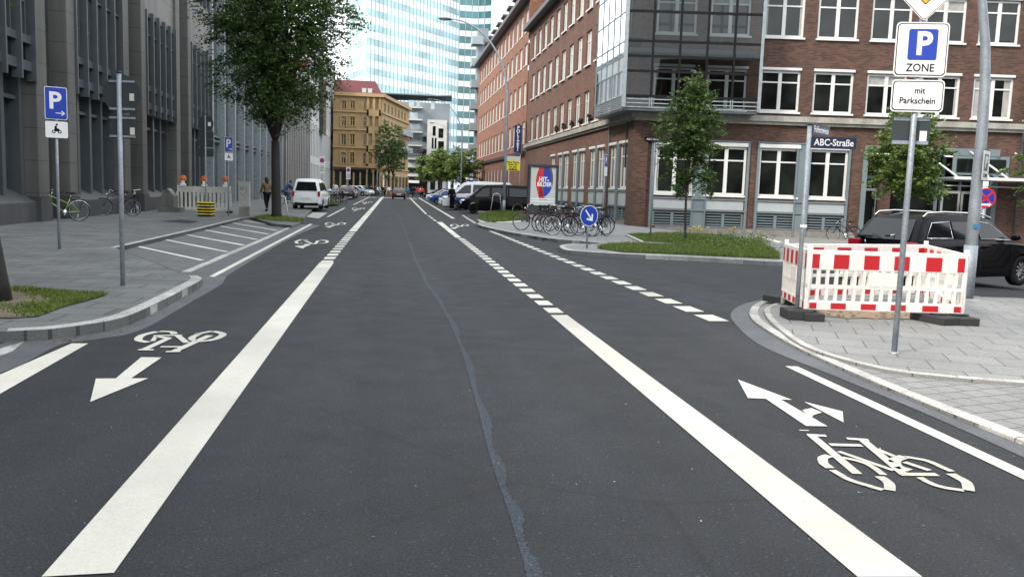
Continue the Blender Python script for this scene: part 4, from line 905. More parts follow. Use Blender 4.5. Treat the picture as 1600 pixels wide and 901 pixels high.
# back of round sign on the left
B = G(192,446,KH)
t = thing('sign_post', 'grey post by the kerb corner with the back of a large round sign', 'traffic sign', B, FACE)
post(t, zat(B,186,115), 0.033)
zc = zat(B,190,147); b_ = MB(); b_.prism(circ(.27), 0, .004, frame((.02,-.0405+.0,zc),(1,0,0))@off(-.085)); r_ = b_.build('round_sign', 'sign_back', t)
b_ = MB(); b_.prism(rrect(.36,.33,.02), 0, .004, frame((.02,.0445,zat(B,190,198)),(1,0,0))); r2_ = b_.build('lower_plate', 'sign_back', t)
for z, w0 in ((zat(B,190,127),.36),(zat(B,190,170),.36)): b_ = MB(); b_.box(-.16,.2,.028,.04,z-.014,z+.014); b_.build('bracket', 'galv', r_)
for z in (zat(B,190,184),zat(B,190,213)): b_ = MB(); b_.box(-.16,.2,.026,.04,z-.014,z+.014); b_.build('bracket', 'galv', r2_)
for z in (zat(B,206,152),zat(B,206,205)): b_ = MB(); b_.box(.13,.19,.026,.04,z-.05,z+.05); b_.build('sticker', 'cream_plastic', r_)
# motorcycle icon (generic: rider on two wheels)
def moto(par, Mx, s):
    b_ = MB()
    for cx in (-.32*s, .32*s): b_.prism(circ(.2*s,16,cx,-.25*s), 0, .0015, Mx)
    b_.prism([(-.3*s,-.2*s),(.3*s,-.2*s),(.28*s,.1*s),(.05*s,.15*s),(.0*s,.45*s),(-.2*s,.4*s),(-.25*s,0)], .0003, .0018, Mx); b_.prism(circ(.12*s,14,.02*s,.58*s), 0.0006, .0021, Mx); b_.build('rider_symbol', 'black', par)
    b_ = MB()
    for cx in (-.32*s, .32*s): b_.prism(circ(.1*s,14,cx,-.25*s), .0012, .003, Mx)
    b_.build('wheel_symbol', 'white', par)
def psign(name, label, px, py, pyt, zc_py, zc2_py, w, h, rz, sc_=1.0, arrow=True):
    B = G(px, py, KH); t = thing(name, label, 'traffic sign', B, rz); post(t, zat(B,px,pyt), .03)
    Mx = at(0, zat(B,px,zc_py)); p_ = plate(t, 'parking_plate', Mx, rrect(w*.94,h*.96,.03), 'blue'); plate(p_, 'rim', Mx@off(-.003), rrect(w,h,.04), 'white', .003)
    text('P', h*.72, 'white', Mx@Matrix.Translation((-.05*w,.06*h,.005)), p_, bold=.012)
    if arrow:
        b_ = MB(); a = frame((0,0,0),(1,0,0)); M2 = Mx@Matrix.Translation((w*.18,-h*.30,.006)); b_.prism([(-.09,-.008),(.07,-.008),(.07,.008),(-.09,.008)],0,.001,M2); b_.prism([(.03,.05),(.09,0),(.03,-.05),(.012,-.04),(.062,0),(.012,.04)],.0003,.0013,M2); b_.build('arrow', 'white', p_)
    Mx = at(0, zat(B,px,zc2_py)); q_ = plate(t, 'lower_plate', Mx, rrect(w,w*.8,.03), 'white'); plate(q_, 'rim', Mx@off(-.003), rrect(w+.015,w*.8+.015,.03), 'black', .003); moto(q_, Mx@off(.005), w*.42)
    return t
psign('parking_sign', 'blue P sign with an arrow over a white motorcycle plate, at far left', 93, 389, 136, 162, 203, .42, .66, FACE+R(38))
psign('parking_sign', 'small distant blue P sign in front of the left white barrier', 357, 337, 212, 226, 245, .42, .66, FACE+R(52))
# stacked backs of signs on a striped base
B = G(322,338,KH)
t = thing('sign_post', 'post with dark sign backs set in a yellow and black striped base', 'traffic sign', B, FACE)
post(t, zat(B,322,180), .03); zc = zat(B,322,193)
b_ = MB(); b_.prism(circ(.33), 0, .004, frame((0,.05,zc),(1,0,0))); r_ = b_.build('round_sign', 'sign_back', t)
for a, b in ((206,217),(218,230),(232,245)): b_ = MB(); b_.prism([(-.33,0),(.33,0),(.33,zat(B,322,a)-zat(B,322,b)),(-.33,zat(B,322,a)-zat(B,322,b))], 0, .004, frame((0,.05,zat(B,322,b)),(1,0,0))); b_.build('lower_plate', 'sign_back', t)
b_ = MB(); b_.box(.1,.22,.03,.044,zc-.1,zc+.06); b_.build('sticker', 'white', r_)
for k in range(5): b_ = MB(); b_.box(-.29+.01*(k%2),.29-.01*(k%2),-.25,.25,.02+.12*k,.118+.12*k); q = b_.build('weight', 'black', t, bevel=.01); b_ = MB(); b_.box(-.295,.295,-.256,.256,.085+.12*k,.122+.12*k); b_.build('stripe', 'yellow', q)
# direction arrow sign
B = G(917,388,KH)
t = thing('arrow_sign', 'round blue sign with a white arrow slanting down, on the traffic island', 'traffic sign', B, FACE+R(28)); post(t, zat(B,919,326), .03)
Mx = at(0, zat(B,918,337)); p_ = plate(t, 'disc', Mx, circ(.27), 'blue'); plate(p_, 'rim', Mx@off(-.003), circ(.29), 'white', .003)
M2 = Mx@Matrix.Translation((0,0,.005))@Matrix.Rotation(R(-52),4,'Z'); b_ = MB(); b_.prism([(-.2,-.022),(.12,-.022),(.12,.022),(-.2,.022)],0,.001,M2); b_.prism([(.04,.13),(.19,0),(.04,-.13),(.0,-.1),(.11,0),(.0,.1)],.0004,.0014,M2); b_.build('arrow', 'white', p_)
# thin posts on the right
B = G(940,368,KH); t = thing('parking_sign', 'small blue parking sign turned almost edge on, beside the parked bicycles', 'traffic sign', B, FACE+R(70)); post(t, zat(B,943,243), .03)
Mx = at(0, zat(B,943,251)); p_ = plate(t, 'parking_plate', Mx, rrect(.4,.42,.03), 'blue'); plate(p_, 'rim', Mx@off(-.003), rrect(.43,.45,.03), 'white', .003); text('P', .34, 'white', Mx@off(.005), p_, bold=.01); plate(t, 'lower_plate', at(0, zat(B,943,268)), rrect(.42,.32,.02), 'white')
B = G(1016,374,KH); t = thing('sign_post', 'slim post with a sign turned edge on, in front of the brick corner pier', 'traffic sign', B, FACE+R(84)); post(t, zat(B,1021,222), .03)
Mx = at(0, zat(B,1020,248)); p_ = plate(t, 'plate', Mx, rrect(.42,.6,.03), 'blue'); plate(p_, 'rim', Mx@off(-.003), rrect(.45,.63,.03), 'white', .003)
B = G(428,337,KH); t = thing('sign_post', 'thin post with a sign edge on, close to the pavement tree trunk', 'traffic sign', B, R(80)); post(t, zat(B,428,222), .03); plate(t, 'plate', at(0, zat(B,428,246)), rrect(.42,.8,.03), 'white')
def nostop(label, px, pyb, pyt, D, w):
    q = PD(px, pyb, D); B = Vector((q.x,q.y,KH)); t = thing('no_stopping_sign', label, 'traffic sign', B, FACE); post(t, zat(B,px,pyt), .03)
    h = zat(B,px,pyt)-zat(B,px,pyt+27*70/D); c = zat(B,px,pyt)-h/2; p_ = plate(t, 'plate', at(0,c), rrect(w,h,.03), 'white')
    Mx = at(0,c+h*.25)@off(.005); plate(p_, 'red_ring', Mx, circ(w*.42), 'red', .001); plate(p_, 'blue_disc', Mx@off(.001), circ(w*.31), 'blue', .001)
    b_ = MB(); [b_.prism([(-w*.3,-.02),(w*.3,-.02),(w*.3,.02),(-w*.3,.02)], .0021+.0004*(a>0), .003, Mx@Matrix.Rotation(R(a),4,'Z')) for a in (45,-45)]; b_.build('red_cross', 'red', p_)
    b_ = MB(); [b_.box(-w*.35,w*.35,-.0505,-.0495,c-h*(.1+.09*k),c-h*(.07+.09*k)) for k in range(4)]; b_.build('small_print', 'black', p_); return t
nostop('white no stopping sign on a dark post behind the white car', 503, 305, 244, 70, .46); nostop('farthest white no stopping sign above the dark parked hatchback', 544, 300, 261, 98, .5)
B = PD(1537,330,23); t = thing('no_stopping_sign', 'round red and blue no stopping sign near the entrance canopy', 'traffic sign', (B.x,B.y,gz(B.x)), FACE); post(t, zat(Vector((B.x,B.y,gz(B.x))),1536,296), .03)
Mx = at(0, zat(Vector((B.x,B.y,gz(B.x))),1536,309)); p_ = plate(t, 'red_ring', Mx, circ(.27), 'red'); plate(p_, 'blue_disc', Mx@off(.003), circ(.23), 'blue', .003); b_ = MB(); [b_.prism([(-.24,-.028),(.24,-.028),(.24,.028),(-.24,.028)], .0062+.001*(a>0), .0075, Mx@Matrix.Rotation(R(a),4,'Z')) for a in (45,-45)]; b_.build('red_cross', 'red', p_); b_ = MB(); b_.prism([(-.12,-.21),(.1,-.21),(.1,-.24),(.16,-.18),(.1,-.12),(.1,-.15),(-.12,-.15)], .0095,.011,Mx); b_.build('arrow', 'white', p_)
# street name post
B = G(1244,497,0.06)
t = thing('street_name_post', 'slim grey post with two dark street name plates, beside the red and white barrier', 'street sign', B, FACE); post(t, zat(B,1262,196), .03)
zc = zat(B,1300,224); b_ = MB(); b_.box(.03,.62,-.02,-.005,zc-.075,zc+.075); p_ = b_.build('name_plate', 'navy', t); text('ABC-Straße', .125, 'white', at(.325,zc,-.022), p_, sx=.86, bold=.0015)
zc = zat(B,1281,202); Mx = frame((.03,-.012,zc),(math.cos(R(50)),math.sin(R(50)),0)); b_ = MB(); b_.prism([(0,-.07),(.62,-.07),(.62,.075),(0,.075)],-.006,.006,Mx); p_ = b_.build('name_plate', 'navy', t); text('Fuhlentwiete', .12, 'white', Mx@Matrix.Translation((.31,0,.007)), p_, sx=.83, bold=.0015)
b_ = MB(); b_.box(-.045,.045,-.035,-.03,zat(B,1253,353)-.02,zat(B,1253,353)+.02); b_.build('sticker', 'white', t)
b_ = MB(); b_.box(-.17,.17,-.2,.2,-.0,.13); b_.build('foot', 'rubber', t, bevel=.015)
# ---- lamp posts
def lamp(label, px, pyb, D, pts, r=.09, arm=True, head=True, rz=0, z0=0.1, group='curved grey street lamps'):
    q = PD(px, pyb, D); B = Vector((q.x,q.y,z0)); t = thing('street_lamp', label, 'street lamp', B, rz, group)
    P = smooth([(0,0),(0,1)],1); n = len(pts); rr = [r*(1-.62*i/(n-1)) for i in range(n)]
    b_ = MB(); b_.tube([(x,0,z) for x, z in pts], rr, 14); b_.build('pole', 'galv', t)
    b_ = MB(); b_.cyl((0,0,0),(0,0,.9), r*1.09, 14); b_.build('base', 'galv', t)
    if head:
        x, z = pts[-1]; s = 1 if pts[-1][0] > 0 else -1; b_ = MB(); b_.ball((x+s*.3,0,z-.02), (.45,.16,.09), 14, 8); h_ = b_.build('lamp_head', 'grey_metal', t); b_ = MB(); b_.ball((x+s*.36,0,z-.07), (.28,.12,.06), 12, 6); b_.build('diffuser', 'cream_plastic', h_)
    return t
def arc(h0, h1, L, s=-1, n=18): return [(0,-.1),(0,h0*.5),(0,h0)]+[(s*L*(1-math.cos(a)), h0+(h1-h0)*math.sin(a)) for a in [math.pi/2*(i+1)/n for i in range(n)]]
lamp('tall curved street lamp on the grass strip beside the black van', 787, 335, 54.6, arc(7.2,11.9,3.7))
lamp('curved street lamp above the far parked police cars, arching left', 720, 300, 104, arc(7.4,12.0,3.6))
lamp('third curved street lamp, in front of the pale stone building front', 708, 300, 141, arc(7.4,12.0,3.4))
lamp('most distant curved street lamp, arching right before the ochre house', 589, 300, 148, arc(6,9.6,4.2,1))
B = G(1510,463,.06)
t = lamp('thick curved lamp post rising beside the red and white barrier', 1510, 463, 15.4, [(0,-.1),(0,1.5),(0,2.9),(-.02,3.6),(-.08,4.3),(-.2,5.0),(-.42,5.8),(-.8,6.8),(-1.4,7.8),(-2.4,8.6),(-3.6,8.9)], r=.105, z0=.06, rz=FACE); t.location = (B.x,B.y,.06)
b_ = MB(); z = zat(B,1518,259); Mx = frame((.07,-.15,z),(math.cos(R(48)),math.sin(R(48)),0)); b_.prism(rrect(.42,.5,.03),0,.004,Mx@Matrix.Translation((-.12,0,0))); p_ = b_.build('zone_plate', 'white', t)
plate(p_, 'dark_field', Mx@Matrix.Translation((-.12,.05,.004)), rrect(.24,.28,.02), 'grey_frame', .002); text('P', .26, 'white', Mx@Matrix.Translation((-.12,.05,.007)), p_, bold=.01); text('ZONE', .09, 'black', Mx@Matrix.Translation((-.12,-.17,.006)), p_); plate(p_, 'rim', Mx@Matrix.Translation((-.12,0,-.003)), rrect(.45,.53,.04), 'black', .003)
b_ = MB(); b_.box(-.06,.06,-.13,-.122,zat(B,1518,353)-.03,zat(B,1518,353)+.03); b_.build('sticker', 'cloth_cyan', t)
# other slim masts at the far end
for px, pyt, D, lab in ((704,248,150,'slim mast standing among the far street trees'),(606,290,150,'short mast beside the far cyclist group')):
    q = PD(px, 300, D); t = thing('mast', lab, 'post', (q.x,q.y,0)); post(t, PD(px,pyt,D).z, .07)
# ---- hoops
def hoop(label, B, rz, w=.62, h=1.15):
    t = thing('bike_hoop', label, 'bicycle stand', B, rz); b_ = MB()
    b_.tube([(-w/2,0,0)]+[(-w/2*math.cos(a)*(.62) , 0, h-.22+.22*math.sin(a)) for a in [math.pi*i/10 for i in range(11)]]+[(w/2,0,0)], .025, 10); b_.build('hoop', 'white_frame', t); b_ = MB()
    b_.cyl((-w/2,0,0),(-w/2,0,.02),.05); b_.build('base_plate', 'galv', t); b_ = MB(); b_.cyl((w/2,0,0),(w/2,0,.02),.05); b_.build('base_plate', 'galv', t); return t
B = G(436,341,KH); hoop('white metal hoop guarding the foot of the pavement tree', (B.x+.1,B.y,KH), FACE+R(-5), .62, .98)
B = G(775,334,KH); hoop('white metal hoop on the grass strip in front of the black van', (B.x,B.y,KH), FACE, .75, 1.3)
# ---- red and white barrier panels
def barrier(name, label, A, Bp, dirty=False, red=True, h=.81, z0=.12, group=None, foot=True):
    A = Vector((A.x,A.y,0)); Bp = Vector((Bp.x,Bp.y,0)); L = (Bp-A).length; rz = math.atan2(Bp.y-A.y, Bp.x-A.x)
    t = thing(name, label, 'barrier', (A.x,A.y,0.06 if red else KH), rz, group); wm_ = 'barrier_dirty' if dirty else 'barrier_white'
    b_ = MB(); b_.box(0,L,-.02,.02,z0+h-.27,z0+h); b_.build('top_board', wm_, t, bevel=.012)
    b_ = MB(); b_.box(0,L,-.02,.02,z0,z0+.13); b_.build('bottom_board', wm_, t, bevel=.01)
    b_ = MB(); b_.box(0,L,-.016,.016,z0+.30,z0+.345) if red else None; n = 17 if red else 13
    for k in range(n+1): u = .02+(L-.04)*k/n; b_.box(u-.02 if red else u-.05,u+.02 if red else u+.05,-.017,.017,z0+.12,z0+h-.26)
    b_.build('slats', wm_, t)
    if red:
        b_ = MB(); b_.box(L*.385,L*.60,-.022,.022,z0+.335,z0+h-.28); b_.build('blank_panel', wm_, t)
        k = 0; u = .06
        for a, c in ((.02,.065),(.155,.25),(.345,.44),(.535,.63),(.735,.835),(.935,.98)):
            b_ = MB(); b_.box(L*a,L*c,-.024,.024,z0+h-.245,z0+h-.055); b_.build('red_stripe', 'red_film', t); b_ = MB(); b_.box(L*a,L*c,-.0235,.0235,z0+.02,z0+.10); b_.build('red_stripe', 'red_film', t)
    for k in range(12): pass
    b_ = MB(); [b_.box(L*(k+.5)/11-.015,L*(k+.5)/11+.015,-.018,.018,z0+h,z0+h+.035) for k in range(11)]; b_.build('lugs', wm_, t) if not red else None
    for u in (.03, L-.03): b_ = MB(); b_.cyl((u,0,.02),(u,0,z0+h+.06), .022, 8); b_.build('pin', wm_, t)
    if foot:
        for u in (.03, L-.06): b_ = MB(); b_.box(u-.13,u+.13,-.30,.30,0,.10); b_.box(u-.1,u+.1,-.1,.1,.109,.125); b_.build('foot', 'rubber', t, bevel=.02)
    return t
a0, a1, b0, b1 = G(1257,497,.06), G(1503,504,.06), G(1221,476,.06), G(1440,470,.06)
barrier('site_barrier', 'long red and white striped plastic barrier panel facing the camera', a0, a1)
barrier('site_barrier', 'short side panel of the red and white barrier, left end toward the side street', b0, a0, foot=False)
barrier('site_barrier', 'rear panel of the red and white barrier, behind the long front one', b0, b1, foot=False)
barrier('site_barrier', 'right side panel of the barrier, partly behind the thick lamp post', b1, a1, foot=False)
for (px, py, rz_, lab) in ((1228,473,20,'black rubber foot block under the barrier corner nearest the side street'),(1465,503,10,'worn grey foot block left of the front barrier foot')):
    q = G(px,py,.06); b_ = MB(); b_.box(-.2,.2,-.3,.3,0,.1); b_.box(-.08,.08,-.08,.08,.099,.12); o = b_.build('foot_block', 'rubber', None, .02, lab, 'foot block'); o.location = (q.x,q.y,.061); o.rotation_euler.z = R(rz_)
q = G(1365,494,.06); rnd = random.Random(4); b_ = MB(); n = 40
hs_ = sheet('sand', [(q.x-1.0+.1*math.sin(i*2.3)+ (1.0+.15*math.sin(i*1.7))*math.cos(2*math.pi*i/n)+1.0, q.y+.35+(.65+.08*math.sin(i*3.1))*math.sin(2*math.pi*i/n)) for i in range(n)], .068, 'sand', kind='stuff'); hs_['label'] = 'sandy soil spilled beneath the barrier'; hs_['category'] = 'sand'
for k in range(70): a = rnd.uniform(0,6.28); r__ = rnd.random()**.5; b_.ball((q.x+r__*1.1*math.cos(a), q.y+.3+r__*.6*math.sin(a), .07), (rnd.uniform(.01,.035),)*2+(rnd.uniform(.008,.02),), 6, 4)
b_.build('rubble', 'sand', None, label='loose crumbs of sand and stone under the barrier', cat='rubble', kind='stuff')
# left barrier with lamps
a0, a1 = G(277,331,KH), G(361,333,KH)
lb = barrier('site_barrier', 'dirty white plastic barrier carrying three orange lamps before the granite front', a0, a1, True, False, 1.12, .1)
for u, lab in ((.11,'leftmost of the three orange lamps on the dirty white barrier'),(.5,'middle of the three orange lamps, just left of the striped base post'),(.9,'rightmost of the three orange lamps on the dirty white barrier')):
    q = a0.lerp(a1, u); t = thing('warning_lamp', lab, 'warning lamp', (q.x,q.y,KH+1.22), FACE+R(12), 'orange lamps on the white barrier')
    b_ = MB(); b_.box(-.13,.13,-.08,.08,.0,.12); b_.box(-.07,.07,-.06,.06,.119,.26); b_.build('housing', 'white_plastic', t, bevel=.015); b_ = MB(); b_.cyl((0,-.05,.36),(0,.05,.36),.155,20); l_ = b_.build('lens', 'lamp_orange', t, bevel=.02); b_ = MB(); b_.cyl((0,-.06,.36),(0,-.04,.36),.06,14); b_.build('lens_centre', 'lamp_orange', l_)
# utility cabinet
B = G(382,337,KH); t = thing('utility_cabinet', 'pale grey utility cabinet with scrawled graffiti on a concrete foot', 'cabinet', B, FACE+R(10))
b_ = MB(); b_.box(-.24,.24,-.18,.18,.4,1.5); c_ = b_.build('housing', 'cabinet', t, bevel=.015); b_ = MB(); b_.box(-.26,.26,-.2,.2,1.5,1.54); b_.build('lid', 'cabinet', c_, bevel=.01); b_ = MB(); b_.box(-.22,.22,-.17,.17,0,.4); b_.build('foot', 'plinth', t)
b_ = MB()
for L_ in ([(-.15,1.3),(-.08,1.22),(-.15,1.15)],[(-.02,1.32),(-.05,1.18),(.03,1.14)],[(-.14,1.05),(-.1,.9),(-.02,1.0),(.02,.85)],[(.08,1.28),(.12,1.1),(.08,1.0)]): b_.tube([(x,-.182,z) for x, z in L_], .009, 5)
b_.build('scrawl', 'black', c_)
# stone bollard block by the barrier and drain
B = G(265,331,KH); b_ = MB(); Mx = Matrix.Translation(B)@Matrix.Rotation(FACE,4,'Z'); b_.box(-.3,.3,-.25,.25,.25,.75,Mx); b_.prism([(-.3,0),(.3,0),(0,.35)],-.25,.25,Mx@Matrix.Translation((0,0,.75))@Matrix.Rotation(R(90),4,'X')); b_.box(-.45,.6,-.3,.3,0,.22,Mx); b_.build('vent_box', 'granite_light', None, label='small stone housing with a pitched top beside the dirty white barrier', cat='stone box')
# billboard
B = G(846,347,KH); t = thing('billboard', 'free-standing lit poster case with a red and blue head poster behind the bicycles', 'billboard', B, FACE+R(14))
zb_, zt_ = zat(B,846,320), zat(B,846,257); W = .78
b_ = MB()
b_.box(-W,-W+.12,-.12,.12,-.1,zt_); b_.box(W-.12,W,-.12,.12,-.1,zt_); b_.box(-W+.12,W-.12,-.118,.118,zt_-.14,zt_-.002); b_.box(-W+.12,W-.12,-.118,.118,zb_-.5,zb_-.02); b_.build('case', 'dark_metal', t, bevel=.01)
b_ = MB(); b_.box(-W+.12,W-.12,-.06,-.05,zb_-.02,zt_-.14); ps_ = b_.build('poster', 'poster_bg', t)
zm = (zb_+zt_)/2+.15; s_ = 1.05
ell = [(.62*math.cos(2*math.pi*i/40), .95*math.sin(2*math.pi*i/40)) for i in range(40)]
Mp = frame((.03,-.061,zm+.02),(1,0,0))@Matrix.Diagonal((.66,.80,1,1))
b_ = MB(); b_.prism([(x*1.05+.08,y*1.05+.12) for x, y in ell], 0, .001, Mp); b_.build('hair_shape', 'cloth_tan', ps_)
b_ = MB(); b_.prism([(x,y) for x, y in ell if x <= .02]+[(0,-1.15),(-.3,-1.15)][::-1][::-1], .0015, .003, Mp); b_.build('red_half', 'red', ps_)
b_ = MB(); b_.prism([(.0,-1.15)]+[(x,y) for x, y in ell if -1 < x and x >= -.02 and y < 0][0:0]+[(.35,-1.15)]+[(x,y) for x, y in sorted([e for e in ell if e[0] >= -.01], key=lambda e: e[1])], .0035, .005, Mp); b_.build('blue_half', 'blue', ps_)
text('HIT-', .42, 'white', Mp@Matrix.Translation((0,.1,.0065)), ps_, bold=.012); text('BILDER', .36, 'white', Mp@Matrix.Translation((.05,-.2,.0065)), ps_, bold=.012)
b_ = MB(); [b_.prism([(-1.05,z),(1.0,z),(1.0,z+.07),(-1.05,z+.07)], .0052, .006, Mp) for z in (-1.12,-1.28,-1.5)]; b_.prism([(.72,.75),(1.02,.75),(1.02,1.2),(.72,1.2)], .001, .002, Mp@off(.001)) if False else None; b_.build('caption_block', 'white', ps_)
# yellow board
q = PD(800,300,60); B = Vector((q.x,q.y,KH)); t = thing('notice_board', 'yellow notice board with black lines of writing above the black van', 'notice', B, FACE); zc = zat(B,800,258); zt_ = zat(B,800,244)
b_ = MB(); b_.cyl((.5,0,0),(.5,0,zt_+.1),.035,10); b_.build('pole', 'galv', t); b_ = MB(); b_.box(-.48,.5,-.06,-.04,zc-.38,zc+.3); p_ = b_.build('board', 'sign_yellow', t); b_ = MB(); b_.box(-.48,.5,-.06,-.04,zc+.3,zt_); b_.build('header', 'cream_plastic', t)
for k, s_ in enumerate(('Neue Räume', 'finden Sie','wir sind','20.08.20')): text(s_, .16, 'black', frame((0,-.062,zc+.2-.16*k),(1,0,0)), p_, bold=.006)
b_ = MB(); b_.box(-.35,.35,-.062,-.0605,zc-.35,zc-.32); b_.build('underline', 'black', p_)
# police sign on the facade
Yp = 79; t = thing('police_sign', 'dark blue vertical banner reading POLIZEI hung on the brick front', 'sign', FA.p(Yp-CY,0,.6), world=True)
za, zb_ = PY(796,238,Yp).z, PY(796,195,Yp).z; c = FA.p(Yp-CY,(za+zb_)/2,.55); b_ = MB(); b_.box(c.x-.33,c.x+.33,c.y-.08,c.y+.08,za,zb_); p_ = b_.build('panel', 'navy_blue', t)
b_ = MB(); b_.box(c.x+.3,12.1,c.y-.03,c.y+.03,za+.3,za+.36); b_.build('bracket', 'grey_metal', p_); b_ = MB(); b_.box(c.x+.3,12.1,c.y-.03,c.y+.03,zb_-.36,zb_-.3); b_.build('bracket', 'grey_metal', p_)
for k, ch in enumerate('POLIZEI'): text(ch, .42, 'white', frame((c.x,c.y-.083,zb_-.25-(zb_-za-.4)*k/6.3),(1,0,0)), p_, bold=.01)
# ---------------------------------------------------------------- vehicles
def wheel(par, x, y, r, w, s, dark=False):
    b_ = MB(); n = 28; prof = [(r*.62,-w/2),(r*.93,-w/2),(r,-w/2+.03),(r,w/2-.03),(r*.93,w/2),(r*.62,w/2)]
    vs = [(x+p*math.cos(2*math.pi*i/n), y+q, r+p*math.sin(2*math.pi*i/n)) for i in range(n) for p, q in prof]; k = len(prof)
    b_.add(vs, [(i*k+j, i*k+(j+1)%k, ((i+1)%n)*k+(j+1)%k, ((i+1)%n)*k+j) for i in range(n) for j in range(k)], True); W = b_.build('wheel', 'tyre', par)
    b_ = MB(); yo = y+s*(w/2-.03); b_.cyl((x,yo-s*.06,r),(x,yo-s*.05,r), r*.63, 24); b_.build('brake_shadow', 'black', W)
    b_ = MB(); b_.cyl((x,yo-s*.03,r),(x,yo,r), r*.14, 14)
    for q in range(10 if not dark else 5):
        a = 2*math.pi*q/(10 if not dark else 5); c, s2 = math.cos(a), math.sin(a); b_.tube([(x+c*r*.1,yo-s*.015,r+s2*r*.1),(x+c*r*.6,yo-s*.01,r+s2*r*.6)], [r*.05,r*.06], 5)
    m_ = 24; vs = []
    for i in range(m_):
        a = 2*math.pi*i/m_
        for p, q in ((.56,-.05),(.64,-.05),(.64,.0),(.56,0)): vs.append((x+r*p*math.cos(a), yo+s*q, r+r*p*math.sin(a)))
    b_.add(vs, [(i*4+j, i*4+(j+1)%4, ((i+1)%m_)*4+(j+1)%4, ((i+1)%m_)*4+j) for i in range(m_) for j in range(4)], True); b_.build('rim', 'black' if dark else 'alloy', W)
def loft(poly, W, fr, xp, zp, yf, name, m, par, mod):
    """side outline carried across the car's width; ends pulled in and top crowned towards the sides"""
    xs = [p[0] for p in poly]; x0, x1 = min(xs), max(xs); zt = max(p[1] for p in poly); n = len(poly); vs = []
    for f_, a, b in zip(fr, xp, zp):
        for x, z in poly:
            e = min(x-x0, x1-x); k = max(0, 1-e/.9); xx = x+(a*k*k if x-x0 < x1-x else -a*k*k)
            kk = max(0, (z-(zt-.35))/.35); vs.append((xx, f_*W/2*yf(z), z-b*kk))
    S_ = len(fr); fs = [tuple(range(n)), tuple(range((S_-1)*n, S_*n))[::-1]]
    fs += [(i*n+j, (i+1)*n+j, (i+1)*n+(j+1)%n, i*n+(j+1)%n) for i in range(S_-1) for j in range(n)]
    b_ = MB(); b_.add(vs, fs, True); o = b_.build(name, m, par); bm = bmesh.new(); bm.from_mesh(o.data); bmesh.ops.triangulate(bm, faces=[f for f in bm.faces if len(f.verts) > 4]); bmesh.ops.recalc_face_normals(bm, faces=bm.faces[:]); bm.to_mesh(o.data); bm.free(); o.data.set_sharp_from_angle(angle=R(32)); return o
def arch(x, r, z0, n=9): return [(x-r*math.cos(math.pi*i/n), max(z0, r*1.0*math.sin(math.pi*i/n)+.30 if False else .33+r*math.sin(math.pi*i/n)-.0)) for i in range(n+1)]
SHAPES = {
 'suv': dict(L=4.85, W=1.93, H=1.70, wr=.37, xr=-1.50, xf=1.45, gc=.24, top=[(-2.42,.55),(-2.42,.80),(-2.36,1.05),(-2.0,1.10),(0,1.08),(1.0,1.06),(1.9,1.0),(2.3,.86),(2.42,.6)], cab=[(-2.36,1.04),(-2.05,1.45),(-1.85,1.62),(-1.3,1.69),(-.2,1.69),(.35,1.62),(1.3,1.05)],
   win=[[(-1.98,1.14),(-1.72,1.48),(-1.12,1.52),(-1.08,1.14)],[(-1.02,1.14),(-1.05,1.53),(-.2,1.54),(-.17,1.14)],[(-.10,1.13),(-.13,1.54),(.28,1.50),(.98,1.12)]], rear=((-2.33,1.08),(-1.95,1.55)), frontg=((1.26,1.09),(.42,1.58))),
 'mpv': dict(L=4.4, W=1.78, H=1.82, wr=.31, xr=-1.35, xf=1.3, gc=.2, top=[(-2.2,.35),(-2.22,.75),(-2.16,1.0),(-1.8,1.06),(0.9,1.04),(1.6,.98),(2.1,.8),(2.2,.5)], cab=[(-2.16,1.0),(-2.02,1.6),(-1.85,1.79),(-.8,1.82),(.2,1.78),(.6,1.66),(1.5,1.0)],
   win=[[(-1.95,1.1),(-1.8,1.55),(-1.15,1.6),(-1.1,1.1)],[(-1.0,1.1),(-1.02,1.6),(-.1,1.62),(-.05,1.1)],[(.05,1.1),(.0,1.62),(.5,1.55),(1.15,1.08)]], rear=((-2.13,1.10),(-2.0,1.62)), frontg=((1.42,1.06),(.68,1.6))),
 'car': dict(L=4.4, W=1.78, H=1.46, wr=.31, xr=-1.3, xf=1.35, gc=.2, top=[(-2.18,.35),(-2.2,.7),(-2.1,.92),(-1.7,.97),(.8,.92),(1.6,.84),(2.1,.7),(2.2,.45)], cab=[(-2.08,.9),(-1.6,1.3),(-1.2,1.43),(-.4,1.46),(.2,1.4),(1.15,.9)],
   win=[[(-1.7,.98),(-1.35,1.28),(-.9,1.33),(-.88,.98)],[(-.82,.98),(-.85,1.34),(-.1,1.36),(-.08,.98)],[(-.0,.98),(-.03,1.36),(.2,1.32),(.85,.96)]], rear=((-1.95,.99),(-1.5,1.34)), frontg=((1.08,.93),(.3,1.36))),
 'van': dict(L=4.95, W=1.92, H=1.98, wr=.34, xr=-1.5, xf=1.5, gc=.22, top=[(-2.46,.4),(-2.47,1.0),(-2.44,1.15),(-1.5,1.15),(1.1,1.12),(1.7,1.08),(2.25,.85),(2.45,.5)], cab=[(-2.44,1.14),(-2.38,1.8),(-2.2,1.95),(-.5,1.98),(.7,1.94),(1.0,1.82),(1.9,1.02)],
   win=[[(-2.2,1.2),(-2.18,1.72),(-.9,1.76),(-.9,1.2)],[(-.78,1.2),(-.78,1.76),(.28,1.75),(.3,1.2)],[(.45,1.16),(.43,1.74),(.85,1.68),(1.5,1.1)]], rear=((-2.42,1.25),(-2.38,1.75)), frontg=((1.78,1.1),(1.08,1.76)))}
